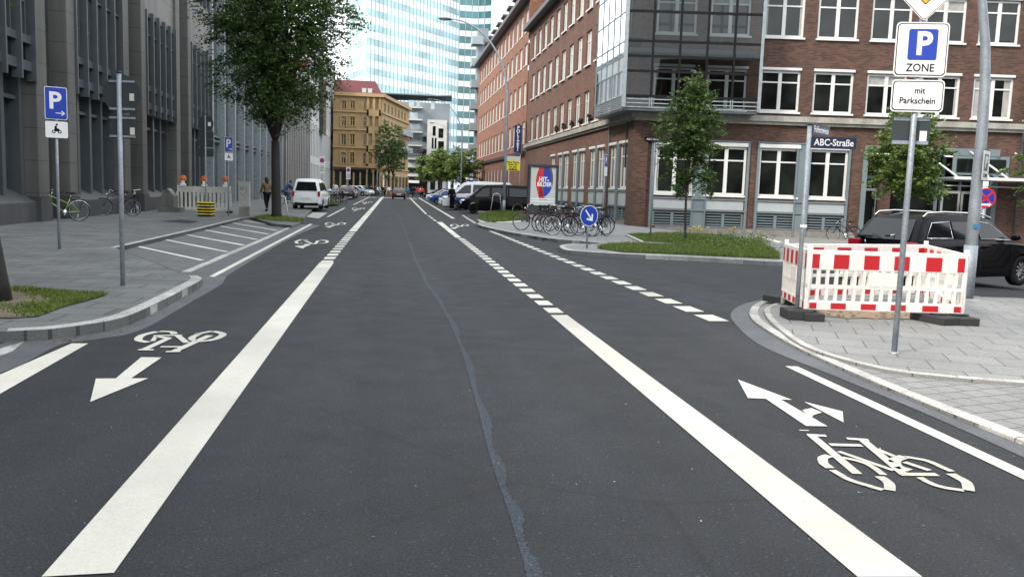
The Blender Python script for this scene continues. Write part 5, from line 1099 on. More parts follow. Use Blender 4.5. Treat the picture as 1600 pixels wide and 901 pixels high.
def vehicle(name, label, cat, kind, loc, rz, m='black_paint', group=None, s=1.0, hood=None, stripe=None, dark_rim=False, rails=None, platetext=None, roof=None, glass='car_glass'):
    d = SHAPES[kind]; t = thing(name, label, cat, loc, rz, group); wr = d['wr']; W = d['W']; gc = d['gc']; ar = wr+.055
    xr, xf = d['xr'], d['xf']; L2 = d['L']/2
    bot = [(L2-.05,gc+.05)]+[(xf+ar*math.cos(math.pi*i/10), max(gc,wr+ar*math.sin(math.pi*i/10)) if 0 < i < 10 else gc) for i in range(11)]+[(xr+ar*math.cos(math.pi*i/10), max(gc,wr+ar*math.sin(math.pi*i/10)) if 0 < i < 10 else gc) for i in range(11)]+[(-L2+.08,gc+.08)]
    poly = d['top']+bot; zb = d['top'][3][1]; H = d['H']
    yl = lambda z: 1-.05*max(0,(.45-z)/.3) - .05*max(0,(z-(zb-.25))/.25)
    body = loft(poly, W, [-1,-.97,-.85,-.5,0,.5,.85,.97,1], [.30,.17,.06,.015,0,.015,.06,.17,.30], [.05,.015,0,0,0,0,0,.015,.05], yl, 'body', m, t, None)
    zc0 = d['cab'][0][1]; yc = lambda z: .93-.21*max(0,(z-zc0))/(H-zc0)
    cab = loft(d['cab'], W, [-1,-.95,-.8,0,.8,.95,1], [.12,.05,.02,0,.02,.05,.12], [.06,.02,0,-.02,0,.02,.06], yc, 'cabin', m, t, None)
    def side(x, z, s_, o=.006): return (x, s_*(W/2*yc(z)+o), z)
    for s_ in (-1,1):
        for i, wn in enumerate(d['win']):
            b_ = MB(); b_.add([side(x,z,s_) for x, z in wn], [tuple(range(len(wn)))]); g_ = b_.build('side_window', glass, t)
            if rails: b_ = MB(); b_.tube([side(x,z,s_,.008) for x, z in wn], .010, 5, closed=True); b_.build('window_trim', 'chrome' if i != 1 else 'black', g_)
            if i > 0 and kind != 'van' or i == 2:
                b_ = MB(); hx = wn[0][0]+.02; b_.box(hx, hx+.2, s_*(W/2*.99)-.02, s_*(W/2*.99)+.025, zb-.17, zb-.13); b_.build('door_handle', m, body)
        b_ = MB(); xm, zm_ = d['win'][2][3][0]-.05, d['win'][2][3][1]+.07; b_.ball((xm, s_*(W/2+.10), zm_), (.07,.12,.08), 10, 8); b_.build('wing_mirror', m if not dark_rim else 'black', t)
        for x in (xr, xf): wheel(t, x, s_*(W/2-.12), wr, .22, s_, dark_rim)
        b_ = MB(); zt_ = d['top'][1][1]
        b_.box(-L2+.03,-L2+.22,s_*(W/2-.34),s_*(W/2-.045),zt_-.02 if kind != 'mpv' else .72,zt_+.15 if kind != 'mpv' else 1.0) if kind == 'car' else b_.box(-L2+.0,-L2+.12,s_*(W/2-.36),s_*(W/2-.03),.86,1.04) if kind == 'suv' else b_.box(-L2-.03,-L2+.05,s_*(W/2-.20),s_*(W/2-.07),.78,1.08); b_.build('tail_light', 'tail_red', t, bevel=.02)
        b_ = MB(); zf = d['top'][-2][1]; b_.ball((L2-.27, s_*(W/2-.30), zf-.02), (.22,.2,.085), 12, 8); b_.build('headlight', 'chrome', t)
        # door seams
        b_ = MB()
        for x in (d['win'][1][0][0]-.03, d['win'][2][0][0]-.04, d['win'][2][3][0]+.02): b_.box(x-.006,x+.006,s_*W/2*.985-.02,s_*W/2+.0015,.38,zb-.1)
        b_.build('door_seam', 'black', body)
    (x0,z0),(x1,z1) = d['rear']; w0, w1 = .80, .76; o_ = -.03
    b_ = MB(); b_.add([(x0+o_,-W/2*yc(z0)*w0,z0),(x0+o_,W/2*yc(z0)*w0,z0),(x1+o_,W/2*yc(z1)*w1,z1),(x1+o_,-W/2*yc(z1)*w1,z1)],[(0,1,2,3)]); rg = b_.build('rear_window', glass, t)
    b_ = MB(); b_.tube([(x0+o_-.02,0,z0+.02),(x0+.1*(x1-x0)-.05,.3,z0+.10)], .008, 5); b_.build('wiper', 'black', rg)
    (x0,z0),(x1,z1) = d['frontg']; b_ = MB(); b_.add([(x0+.035,-W/2*yc(z0)*.9,z0),(x0+.035,W/2*yc(z0)*.9,z0),(x1+.035,W/2*yc(z1)*.85,z1),(x1+.035,-W/2*yc(z1)*.85,z1)],[(0,1,2,3)]); b_.build('windscreen', glass, t)
    b_ = MB(); zp = .62 if kind != 'car' else .6
    b_.box(-L2-.035,-L2+.03,-.26,.26,zp,zp+.12); pl_ = b_.build('number_plate', 'plate', t)
    if platetext: text(platetext, .11, 'black', frame((-L2-.037,0,zp+.06),(0,-1,0)), pl_, bold=.001)
    b_ = MB(); b_.box(-L2+.0,-L2+.12,-W/2+.2,W/2-.2,gc+.03,gc+.2); b_.build('bumper', 'black', t, bevel=.03)
    b_ = MB(); b_.box(L2-.14,L2-.02,-W/2+.35,W/2-.35,gc+.1,gc+.36); b_.build('grille', 'black', t, bevel=.03)
    if hood: b_ = MB(); b_.add([(d['cab'][-1][0]+.02,-W/2*.75,d['top'][-4][1]+.012),(d['cab'][-1][0]+.02,W/2*.75,d['top'][-4][1]+.012),(L2-.3,W/2*.7,d['top'][-2][1]+.02),(L2-.3,-W/2*.7,d['top'][-2][1]+.02)],[(0,1,2,3)]); b_.build('bonnet', hood, t)
    if stripe:
        for s_ in (-1,1): b_ = MB(); b_.box(-L2+.35,L2-.75,s_*(W/2+.001)-.004,s_*(W/2+.001)+.004,.62,.86); b_.build('livery_band', stripe, t)
    if rails:
        for s_ in (-1,1): b_ = MB(); b_.tube([(-1.9,s_*.66,H-.1),(-1.75,s_*.66,H+.0),(-1.2,s_*.67,H+.035),(.1,s_*.67,H+.02),(.5,s_*.66,H-.07)], .02, 8); b_.build('roof_rail', 'chrome', t)
    if roof == 'police':
        b_ = MB(); b_.box(.3,.62,-.6,.6,H-.03,H+.1); b_.build('light_bar', 'blue_lens', t, bevel=.03)
    if s != 1: t.scale = (s,s,s)
    return t
q = G(1500,452,-.15); 
suv = vehicle('estate_car', 'shiny black estate car with chrome roof rails on the side street behind the barrier', 'car', 'suv', (12.05,17.1,-.05), FACE+R(27), 'black_paint', rails=True, s=.89)
q = G(482,327,KH); vehicle('minivan', 'white minivan parked on the left footway, seen from behind', 'car', 'mpv', (q.x,q.y+1.9,KH+.01), R(90)+R(-3), 'white_car', platetext='HH A 123' if False else None)
q = PD(623,307,112); vehicle('car', 'grey brown car driving away in the middle of the road', 'car', 'car', (q.x,q.y,0.01), R(90), 'brown_car')
q = PD(544,300,98); vehicle('car', 'dark maroon hatchback parked beyond the left bicycles', 'car', 'car', (q.x,q.y,KH+.01), R(86), 'maroon_car')
q = PD(556,300,122); vehicle('car', 'silver blue car parked sideways under the ochre house', 'car', 'car', (q.x,q.y,KH+.01), R(-20), 'silver_car')
q = PD(566,300,128); vehicle('car', 'rightmost pale silver car parked behind the maroon hatchback', 'car', 'car', (q.x,q.y,KH+.01), R(-35), 'white_car')
q = PD(775,320,58.5); vehicle('van', 'black delivery van with a pale bonnet parked nose to the street', 'van', 'van', (q.x,q.y,0.01), R(180)-YAW, 'black_paint', hood='white_car', dark_rim=True)
q = PD(746,320,66.5); vehicle('police_van', 'white police van with a blue light bar behind the black van', 'van', 'van', (q.x,q.y,0.01), R(180)-YAW, 'white_car', stripe='blue_car', roof='police', s=1.12)
for i, (px, D, m_, hd, lab) in enumerate(((717,75,'white_car','blue_car','nearest police car, white with blue bonnet, half hidden by two officers'),(699,84,'blue_car','blue_car','blue and silver police car, second in the row of parked police cars'),(692,94,'silver_car','blue_car','silver police car with blue band, third in the parked row'),(686,105,'white_car',None,'white car, fourth in the row along the right kerb'),(679,118,'black_paint',None,'dark car at the far end of the parked row on the right'))):
    q = PD(px+8, 300, D); vehicle('police_car' if i < 3 else 'car', lab, 'police car' if i < 3 else 'car', 'car', (q.x,q.y,0.01), R(180)-R(14), m_, group='cars parked nose to the street on the right', hood=hd, stripe='blue_car' if i in (0,2) else None, s=1.0, roof='police' if i < 3 else None)
# ---------------------------------------------------------------- bicycles
def bicycle(label, loc, rz, m='black', lean=0.0, basket=False, group=None, steer=0.0, fender=True, white_rim=False, saddle_h=.95):
    t = thing('bicycle', label, 'bicycle', loc, rz, group); t.rotation_euler.x = lean; r = .335
    rearw, frontw = (-.53,0,r), (.55,0,r)
    def wh(c, st=0):
        b_ = MB(); b_.tube([(c[0]+r*math.cos(a)*math.cos(st), r*math.cos(a)*math.sin(st), r+r*math.sin(a)) for a in [2*math.pi*i/28 for i in range(28)]], .018, 6, closed=True); W = b_.build('wheel', 'tyre', t)
        b_ = MB(); rr = r-.022; b_.tube([(c[0]+rr*math.cos(a)*math.cos(st), rr*math.cos(a)*math.sin(st), r+rr*math.sin(a)) for a in [2*math.pi*i/28 for i in range(28)]], .011, 5, closed=True)
        for i in range(14): a = 2*math.pi*i/14; b_.tube([(c[0],0,r),(c[0]+rr*math.cos(a)*math.cos(st), rr*math.cos(a)*math.sin(st), r+rr*math.sin(a))], .0022, 3)
        b_.cyl((c[0],-.04,r),(c[0],.04,r),.02,8); b_.build('rim', 'galv' if not white_rim else 'white', W)
        if fender: b_ = MB(); b_.tube([(c[0]+(r+.03)*math.cos(a)*math.cos(st), (r+.03)*math.cos(a)*math.sin(st), r+(r+.03)*math.sin(a)) for a in [R(15)+R(150)*i/12 for i in range(13)]], .014, 5); b_.build('mudguard', m if m != 'green_bike' else 'chrome', t)
    wh(rearw); wh(frontw, steer)
    bb = (-.08,0,.29); st_ = (-.24,0,.76); ht = (.34,0,.84); hb = (.40,0,.66)
    b_ = MB(); b_.tube([bb,st_],.016,8); b_.tube([bb,hb],.018,8); b_.tube([(-.18,0,.6),ht],.016,8); b_.tube([ht,hb],.02,8)
    for y in (-.05,.05): b_.tube([bb,(-.53,y,r)],.010,6); b_.tube([(-.22,0,.7),(-.53,y,r)],.009,6)
    b_.build('frame', m, t)
    b_ = MB()
    for y in (-.045,.045): b_.tube([hb,(.46,y,.55),(.55,y,r)],.011,6)
    b_.build('fork', m if m != 'green_bike' else 'black', t)
    b_ = MB(); b_.tube([ht,(.32,0,.98)],.012,6); b_.tube([(.18,-.30,1.0),(.28,-.22,1.02),(.34,0,1.0),(.28,.22,1.02),(.18,.30,1.0)],.012,6); b_.build('handlebar', 'chrome', t)
    for y in (-1,1): b_ = MB(); b_.cyl((.10,y*.315,.995),(.20,y*.295,1.0),.017,8); b_.build('grip', 'black', t)
    b_ = MB(); b_.tube([st_,(-.28,0,saddle_h-.06)],.012,6); b_.build('seat_post', 'chrome', t); b_ = MB(); b_.ball((-.33,0,saddle_h),(.11,.075,.035),12,8); b_.ball((-.2,0,saddle_h),(.1,.03,.025),10,6); b_.build('saddle', 'black', t)
    b_ = MB(); b_.cyl((-.08,.03,.29),(-.08,.04,.29),.09,16); b_.tube([(-.08,.07,.29),(-.02,.08,.14)],.01,6); b_.tube([(-.08,-.07,.29),(-.14,-.08,.44)],.01,6); b_.cyl((-.08,-.07,.29),(-.08,.07,.29),.015,8); c_ = b_.build('crank', 'chrome', t)
    b_ = MB(); b_.box(-.07,.03,.08,.16,.125,.15); b_.build('pedal', 'black', c_); b_ = MB(); b_.box(-.19,-.09,-.16,-.08,.43,.455); b_.build('pedal', 'black', c_)
    b_ = MB(); b_.tube([(-.3,-.05,.72),(-.75,-.06,.73)],.007,5); b_.tube([(-.3,.05,.72),(-.75,.06,.73)],.007,5); b_.tube([(-.75,-.06,.73),(-.75,.06,.73)],.007,5)
    for x in (-.4,-.52,-.64): b_.tube([(x,-.055,.725),(x,.055,.725)],.006,5)
    for y in (-.06,.06): b_.tube([(-.62,y,.73),(-.54,y,r)],.006,5)
    b_.build('carrier', 'black', t); b_ = MB(); b_.ball((.42,0,.86),(.035,.035,.035),8,6); b_.build('headlamp', 'chrome', t); b_ = MB(); b_.tube([(-.5,.06,.3),(-.42,.16,.0)],.009,5); b_.build('kickstand', 'chrome', t)
    if basket:
        b_ = MB(); x0_, x1_ = .42, .72
        for z, g_ in ((.80,0),(.90,.01),(1.02,.03)): b_.tube([(x0_-g_,-.15-g_,z),(x1_+g_,-.15-g_,z),(x1_+g_,.15+g_,z),(x0_-g_,.15+g_,z)],.007,4,closed=True)
        for k in range(6):
            for y in (-.15,.15): x = x0_+(x1_-x0_)*k/5; b_.tube([(x,y,.8),(x,y*1.18,1.02)],.004,4)
            for x in (x0_,x1_): y = -.15+.3*k/5; b_.tube([(x,y,.8),(x,y*1.1,1.02)],.004,4)
        b_.build('basket', 'black', t)
    return t
def onleft(px, py): return G(px, py, KH)
# left wall
q = G(99,344,KH); bicycle('lime green bicycle leaning on the granite wall', (q.x+.12,q.y-.45,KH), R(180)-YAW+R(44), 'green_bike', R(-6), steer=.5, group='bicycles by the granite wall')
q = G(185,337,KH); bicycle('dark bicycle with bright rims, half hidden by the grey sign post', (q.x,q.y,KH), R(180)-YAW+R(30), 'dark_metal', R(-4), steer=.2, group='bicycles by the granite wall')
q = G(213,333,KH); bicycle('black bicycle with raised handlebar against the granite pier, rightmost of its wall', (q.x,q.y,KH), R(-70), 'black', R(5), steer=-.3, group='bicycles by the granite wall')
# left cluster beyond the white minivan
for i, (px, D, a, m_, lab) in enumerate(((512,68,-70,'black','black bicycle nearest the white minivan in the left stand'),(519,66,-40,'dark_metal','dark bicycle with a bright front wheel in the left stand'),(524,69,-55,'bike_maroon','maroon bicycle in the middle of the left stand'),(529,71,-60,'black','black bicycle second from the road in the left stand'),(536,73,-62,'dark_metal','grey bicycle closest to the road in the left stand'),(516,72,-50,'blue_car','blue bicycle at the back of the left stand'))):
    q = PD(px,300,D); bicycle(lab, (q.x,q.y,KH), R(a), m_, R(4), group='bicycles in the stand beyond the white minivan', white_rim=(i == 1))
# cluster under the billboard
for i, (px, py, a, m_, bk_, lab) in enumerate(((836,360,180,'bike_maroon',False,'maroon bicycle leftmost below the billboard'),(858,361,35,'black',True,'black bicycle turned away just under the billboard'),(872,364,190,'bike_maroon',True,'dark red bicycle with a basket, second below the billboard'),(884,367,205,'dark_metal',True,'grey bicycle with white rims and basket among the billboard bicycles'),
    (900,361,20,'black',False,'black bicycle behind the one with white rims'),(909,369,215,'black',True,'black bicycle with basket just left of the round arrow sign'),(926,365,150,'blue_car',False,'dark blue bicycle just behind the round arrow sign'),(936,369,235,'black',False,'black bicycle rightmost, by the small parking sign post'),(893,357,170,'dark_metal',False,'grey bicycle at the back near the brick front'))):
    q = G(px,py,KH); bicycle(lab, (q.x,q.y,KH), R(a)-YAW, m_, R(4), bk_, 'bicycles parked around the billboard', steer=.2*(-1)**i, white_rim=(i == 3))
q = FB.p(FBx(1312),0,1.0); bicycle('dark bicycle leaning at the brick wall behind the barrier', (q.x,q.y,-.3), R(185)-YAW, 'black', R(4))
q = G(1385,397,-.1); bb_ = bicycle('black bicycle with its handlebar showing in front of the black car rear', (10.1,16.6,-.0), R(-30), 'dark_metal', R(3), steer=.6)
# ---------------------------------------------------------------- people
def skin(vs, es, rad, sub=1, root=0):
    me = bpy.data.meshes.new('tmp'); me.from_pydata([tuple(v) for v in vs], es, []); o = bpy.data.objects.new('tmp', me); COL.objects.link(o)
    o.modifiers.new('s','SKIN'); 
    if not me.skin_vertices: me.skin_vertices.new() if hasattr(me.skin_vertices, 'new') else None
    sk_ = me.skin_vertices[0].data
    for i, r_ in enumerate(rad): sk_[i].radius = (r_, r_) if not isinstance(r_, tuple) else r_
    sk_[root].use_root = True
    m_ = o.modifiers.new('u','SUBSURF'); m_.levels = sub; m_.render_levels = sub
    bpy.context.view_layer.update(); out = bpy.data.meshes.new_from_object(o.evaluated_get(bpy.context.evaluated_depsgraph_get())); bpy.data.objects.remove(o); bpy.data.meshes.remove(me)
    out.polygons.foreach_set('use_smooth', [True]*len(out.polygons)); return out
def addm(me, name, m, par): me.materials.clear(); me.materials.append(M[m]); me.name = name; o = bpy.data.objects.new(name, me); COL.objects.link(o); o.parent = par; return o
POSES = {
 'stand': dict(hip=(0,0,.93), chest=(0,.0,1.38), head=(0,-.02,1.62), kl=(-.10,-.02,.49), al=(-.11,.02,.08), kr=(.10,-.03,.49), ar=(.12,.0,.08), el=(-.27,.02,1.12), hl=(-.27,-.08,.86), er=(.27,.02,1.12), hr=(.25,-.10,.88)),
 'walk': dict(hip=(0,0,.92), chest=(0,-.03,1.37), head=(0,-.06,1.61), kl=(-.09,-.16,.50), al=(-.09,-.22,.09), kr=(.09,.05,.48), ar=(.10,.32,.14), el=(-.24,.12,1.12), hl=(-.24,.10,.88), er=(.25,-.08,1.12), hr=(.22,-.28,.96)),
 'ride': dict(hip=(0,.25,.98), chest=(0,-.12,1.36), head=(0,-.24,1.58), kl=(-.10,-.18,.80), al=(-.10,.02,.42), kr=(.10,-.10,.62), ar=(.10,.05,.20), el=(-.25,-.30,1.16), hl=(-.22,-.52,1.04), er=(.25,-.30,1.16), hr=(.22,-.52,1.04))}
def person(label, loc, rz, pose='stand', top='cloth_navy', legs='cloth_black', hair='hair_dark', long=False, group=None, s=1.0, bag=None, hat=None, coat=False, parent_only=False):
    P = {k: Vector(v) for k, v in POSES[pose].items()}; t = thing('person', label, 'person', loc, rz, group)
    neck = P['chest'].lerp(P['head'], .35)+Vector((0,.01,.03)); sl = P['chest']+Vector((-.17,0,.03)); sr = P['chest']+Vector((.17,0,.03)); hl = P['hip']+Vector((-.09,0,-.03)); hr = P['hip']+Vector((.09,0,-.03)); waist = P['hip'].lerp(P['chest'], .42)
    tl = P['al']+Vector((0,-.16,-.05)); tr_ = P['ar']+Vector((0,-.16,-.05))
    def hand(h, e): d = (h-e).normalized(); return [h+d*.09, h+d*.15]
    HL, HR = hand(P['hl'],P['el']), hand(P['hr'],P['er'])
    vs = [P['hip'],waist,P['chest'],neck,P['head']-Vector((0,0,.05)),P['head']+Vector((0,0,.05)), sl,P['el'],P['hl'],HL[0],HL[1], sr,P['er'],P['hr'],HR[0],HR[1], hl,P['kl'],P['al'],tl, hr,P['kr'],P['ar'],tr_]
    es = [(0,1),(1,2),(2,3),(3,4),(4,5),(2,6),(6,7),(7,8),(8,9),(9,10),(2,11),(11,12),(12,13),(13,14),(14,15),(0,16),(16,17),(17,18),(18,19),(0,20),(20,21),(21,22),(22,23)]
    rd = [(.13,.10),(.12,.09),(.14,.10),.05,.075,.085, .06,.042,.03,.035,.015, .06,.042,.03,.035,.015, .085,.058,.042,.03, .085,.058,.042,.03]
    addm(skin(vs, es, rd), 'body', 'skin', t)
    k = 1.22
    vt = [P['hip']+Vector((0,0,.02 if not coat else -.15)),waist,P['chest'],neck-Vector((0,0,.02)), sl,P['el'],P['hl'], sr,P['er'],P['hr']]; 
    addm(skin(vt, [(0,1),(1,2),(2,3),(2,4),(4,5),(5,6),(2,7),(7,8),(8,9)], [(.17,.14),(.15,.125),(.175,.135),.065,.085,.062,.05,.085,.062,.05]), 'jacket', top, t)
    addm(skin([P['hip'],hl,P['kl'],P['al'],hr,P['kr'],P['ar']], [(0,1),(1,2),(2,3),(0,4),(4,5),(5,6)], [(.15,.12),.11,.078,.062,.11,.078,.062]), 'trousers', legs, t)
    for a, b in ((P['al'],tl),(P['ar'],tr_)): b_ = MB(); b_.ball((a+b)/2+Vector((0,0,-.02)), (.05,.14,.05), 10, 6); b_.build('shoe', 'black', t)
    h = P['head']; b_ = MB(); b_.ball(h+Vector((0,.025,.035)), (.098,.105,.115), 14, 10)
    if long: b_.ball(h+Vector((0,.06,-.12)), (.10,.07,.2), 12, 8)
    b_.build('hair' if not hat else 'cap', hair if not hat else hat, t)
    b_ = MB(); b_.ball(h+Vector((0,-.10,-.01)), (.014,.022,.022), 8, 6)
    b_.build('nose', 'skin', t)
    for x in (-.035,.035): b_ = MB(); b_.ball(h+Vector((x,-.088,.02)), (.012,.008,.008), 6, 4); b_.build('eye', 'black', t)
    if bag: b_ = MB(); b_.box(-.36,-.24,-.12,.2,.62,.9); b_.build('bag', bag, t, bevel=.03)
    if s != 1: t.scale = (s,)*3
    return t
q = G(417,330,KH); person('long-haired woman in a tan jacket and black trousers walking by the pavement tree', (q.x,q.y,KH), R(-150), 'walk', 'cloth_tan', 'cloth_black', long=True, coat=True, s=1.03)
q = G(449,320,KH); person('cyclist in a blue hooded jacket bending forward left of the white minivan', (q.x,q.y,KH), R(115), 'ride', 'cloth_blue', 'jeans', hat='cloth_blue'); bicycle('bicycle ridden by the person in the blue hooded jacket', (q.x,q.y,KH), R(25), 'black')
q = PD(524,300,82); person('person in a white shirt behind the parked bicycles on the left', (q.x,q.y,KH), R(160), 'stand', 'cloth_white', 'jeans')
q = G(705.5,328,0.01); person('police officer in dark uniform standing at left beside the vans', (q.x,q.y,0), R(30), 'stand', 'cloth_black', 'cloth_black', hat='cloth_black', s=1.08, coat=True)
q = G(713,327,0.01); person('police officer in dark uniform standing at right, back to the white van', (q.x+.1,q.y-.6,0), R(-20), 'stand', 'cloth_navy', 'cloth_navy', hat='cloth_navy', s=1.08, coat=True)
CW = [('cloth_white','jeans',591,118,'ride'),('cloth_navy','cloth_black',587,124,'stand'),('cloth_black','jeans',597,126,'walk'),('cloth_white','cloth_tan',608,122,'walk'),('cloth_cyan','jeans',637,130,'stand'),('cloth_black','cloth_black',645,128,'walk'),('cloth_red','jeans',653,132,'stand'),('cloth_red','cloth_black',660,127,'walk'),('cloth_tan','cloth_black',601,130,'walk'),('cloth_navy','jeans',649,134,'stand'),('cloth_white','cloth_black',657,136,'walk'),('cloth_black','cloth_tan',580,128,'walk')]
LB = ['far cyclist in white riding on the crossing','far pedestrian in navy standing left of the far cyclist','far pedestrian in black with jeans right of the far cyclist','far pedestrian in white top and tan trousers left of the driving car','far person in a bright blue jacket right of the driving car','far pedestrian all in black before the white awning','far person in red with jeans under the white awning','far person in red with black trousers at the right of the crowd','far pedestrian in tan between cyclist and driving car','far person in navy with jeans under the awning','far person in white before the stone building front','far pedestrian in black jacket and tan trousers below the ochre house']
for (a, b, px, D, po), lab in zip(CW, LB):
    q = PD(px,300,D); person(lab, (q.x,q.y,0), R(20 if px % 2 else -160), po, a, b, group='people at the far crossing')
    if po == 'ride': bicycle('bicycle under the far cyclist in white', (q.x,q.y,0), R(-70), 'black')
# ---------------------------------------------------------------- plants
def leafmesh(name, C_, N_, size, m, par, seed=0, flat=.5):
    """many small leaf quads; C_ = Nx3 centres"""
    rs = np.random.RandomState(seed); n = len(C_)
    a = rs.normal(size=(n,3)); a[:,2] *= flat; a /= np.linalg.norm(a,axis=1)[:,None]; b = rs.normal(size=(n,3)); b[:,2] *= flat; b -= (a*b).sum(1)[:,None]*a; b /= np.linalg.norm(b,axis=1)[:,None]
    s_ = size*(.6+.8*rs.rand(n,1)); a = a*s_; b = b*s_*.5
    V = np.stack([C_-a, C_+b*1.0, C_+a, C_-b], 1).reshape(-1,3)
    me = bpy.data.meshes.new(name); me.vertices.add(4*n); me.vertices.foreach_set('co', V.astype(np.float32).ravel()); me.loops.add(4*n); me.loops.foreach_set('vertex_index', np.arange(4*n, dtype=np.int32))
    me.polygons.add(n); me.polygons.foreach_set('loop_start', np.arange(0,4*n,4, dtype=np.int32)); me.polygons.foreach_set('loop_total', np.full(n,4, dtype=np.int32)); me.update(); me.validate(); me.materials.append(M[m])
    o = bpy.data.objects.new(name, me); COL.objects.link(o); o.parent = par; return o
def tree(label, loc, trunk, fork, cc, cr, nclus, nleaf, lsize, m='leaf_mid', bark='bark', seed=1, limbs=9, clus=.45, spread=.6, cat='tree', name='tree', group=None, shape=None):
    t = thing(name, label, cat, loc, 0, group); rs = np.random.RandomState(seed); rnd = random.Random(seed)
    tops = Vector((rnd.uniform(-.1,.1), 0, fork)); b_ = MB(); b_.tube([(0,0,-.1),(0,0,.25),(tops.x*.5,0,fork*.5),tuple(tops)], [trunk*1.35,trunk*1.05,trunk*.95,trunk*.85], 12); tk = b_.build('trunk', bark, t)
    u = rs.normal(size=(nclus,3)); u /= np.linalg.norm(u,axis=1)[:,None]; rr = rs.rand(nclus)**(1/2.4)
    ph = rs.rand(6)*6.28; lump = 1+.13*np.sin(3*np.arctan2(u[:,1],u[:,0])+ph[0])+.12*np.sin(4*u[:,2]*2+ph[1])+.10*np.sin(5*np.arctan2(u[:,1],u[:,0])+6*u[:,2]+ph[2])
    Cc = u*rr[:,None]*lump[:,None]*np.array(cr)+np.array(cc)
    if shape == 'cone': k = np.clip((Cc[:,2]-(cc[2]-cr[2]))/(2*cr[2]),0,1); Cc[:,0] = cc[0]+(Cc[:,0]-cc[0])*(1.35-1.1*k); Cc[:,1] = cc[1]+(Cc[:,1]-cc[1])*(1.35-1.1*k)
    if shape == 'oval': k = np.clip((Cc[:,2]-(cc[2]-cr[2]))/(2*cr[2]),0,1); w_ = np.where(k>.55, 1.1-1.3*(k-.55), 1.1); Cc[:,0] = cc[0]+(Cc[:,0]-cc[0])*w_; Cc[:,1] = cc[1]+(Cc[:,1]-cc[1])*w_
    if shape == 'vase': k = np.clip((Cc[:,2]-(cc[2]-cr[2]))/(2*cr[2]),0,1); w_ = np.clip(.55+1.5*k,0,1.12); Cc[:,0] = cc[0]+(Cc[:,0]-cc[0])*w_; Cc[:,1] = cc[1]+(Cc[:,1]-cc[1])*w_
    b_ = MB(); idx = rs.choice(nclus, size=min(nclus, limbs*7), replace=False); mains = []
    for k in range(limbs):
        tgt = Vector(Cc[idx[k]]); tgt = Vector(cc)+(tgt-Vector(cc))*.6+Vector((0,0,.1*cr[2])); st = tops if shape != 'cone' else Vector((0,0,fork+(k/limbs)*(cc[2]+cr[2]*.6-fork))); mid = st.lerp(tgt,.5)+Vector((rnd.uniform(-.2,.2),rnd.uniform(-.2,.2),.05*cr[2]))
        r0 = trunk*.55*(1 if shape != 'cone' else .4); pts = [st, st.lerp(mid,.5)+Vector((0,0,-.03*cr[2])), mid, mid.lerp(tgt,.5), tgt]; b_.tube(pts, [r0,r0*.8,r0*.6,r0*.42,r0*.25], 7); mains.append(pts)
    if shape == 'cone': b_.tube([tuple(tops),(0,0,cc[2]),(0,0,cc[2]+cr[2]*.8)], [trunk*.8,trunk*.5,trunk*.2], 8)
    for j in idx[limbs:]:
        tgt = Vector(Cc[j]); pts = min(mains, key=lambda P: min((p-tgt).length for p in P[1:])); s0 = min(pts[1:], key=lambda p: (p-tgt).length); mid = s0.lerp(tgt,.5)+Vector((rnd.uniform(-.1,.1),rnd.uniform(-.1,.1),-.02))
        b_.tube([s0,mid,tgt], [trunk*.14,trunk*.09,trunk*.04], 5)
    b_.build('limbs', bark, tk)
    out = Cc-np.array(cc); out /= (np.linalg.norm(out,axis=1)[:,None]+1e-6)
    nt_ = 5; per = max(2, nleaf//nt_); S0 = np.repeat(Cc, nt_, 0); dr = np.repeat(out, nt_, 0)*np.array([1,1,.45])+rs.normal(size=S0.shape)*np.array([.6,.6,.16])+np.array([0,0,.05]); dr /= np.linalg.norm(dr,axis=1)[:,None]
    ln = clus*(.7+1.1*rs.rand(len(S0),1)); S0 = S0-dr*ln*.45+rs.normal(size=S0.shape)*clus*.12
    s_ = np.tile(np.linspace(0,1,per), len(S0))[:,None]; A0_ = np.repeat(S0, per, 0); D_ = np.repeat(dr*ln, per, 0)
    L = A0_+D_*s_-np.array([0,0,1.])*(s_**2)*clus*.18+rs.normal(size=A0_.shape)*np.array([1,1,.45])*lsize*.75; leafmesh('crown', L, None, lsize, m, t, seed)
    if trunk > .1:
        b_ = MB()
        for k in range(0, len(S0), 11): b_.add([S0[k]-np.array([.006,0,0]), S0[k]+np.array([.006,0,0]), S0[k]+dr[k]*ln[k]], [(0,1,2)])
    return t
B = G(432,341,KH)
tree('large dark-leaved street tree on the left footway with a wide crown', (B.x,B.y,KH), .20, 3.3, (.1,0,8.3), (2.85,2.9,4.7), 1450, 58, .062, 'leaf_dark', 'bark_dark', 3, 14, .62, shape='vase')
B = G(1070,376,KH)
tree('young slender tree with light green leaves on the traffic island', (B.x,B.y,KH), .045, 1.9, (.0,0,3.7), (1.0,1.0,1.95), 330, 50, .055, 'leaf_mid', 'bark', 8, 10, .30, shape='oval')
q = PD(1411,300,27)
tree('small round-crowned green tree rising behind the black car', (q.x,q.y,-.3), .05, 2.1, (0,0,3.35), (1.15,1.15,1.35), 300, 46, .06, 'leaf_light', 'bark', 12, 10, .28)
q = PD(1606,300,16)
tree('tree whose bright leaves just enter the frame at the right edge', (q.x+.9,q.y,0), .07, 2.0, (0,0,2.5), (.95,.95,.7), 120, 40, .05, 'leaf_light', 'bark', 14, 8, .25)
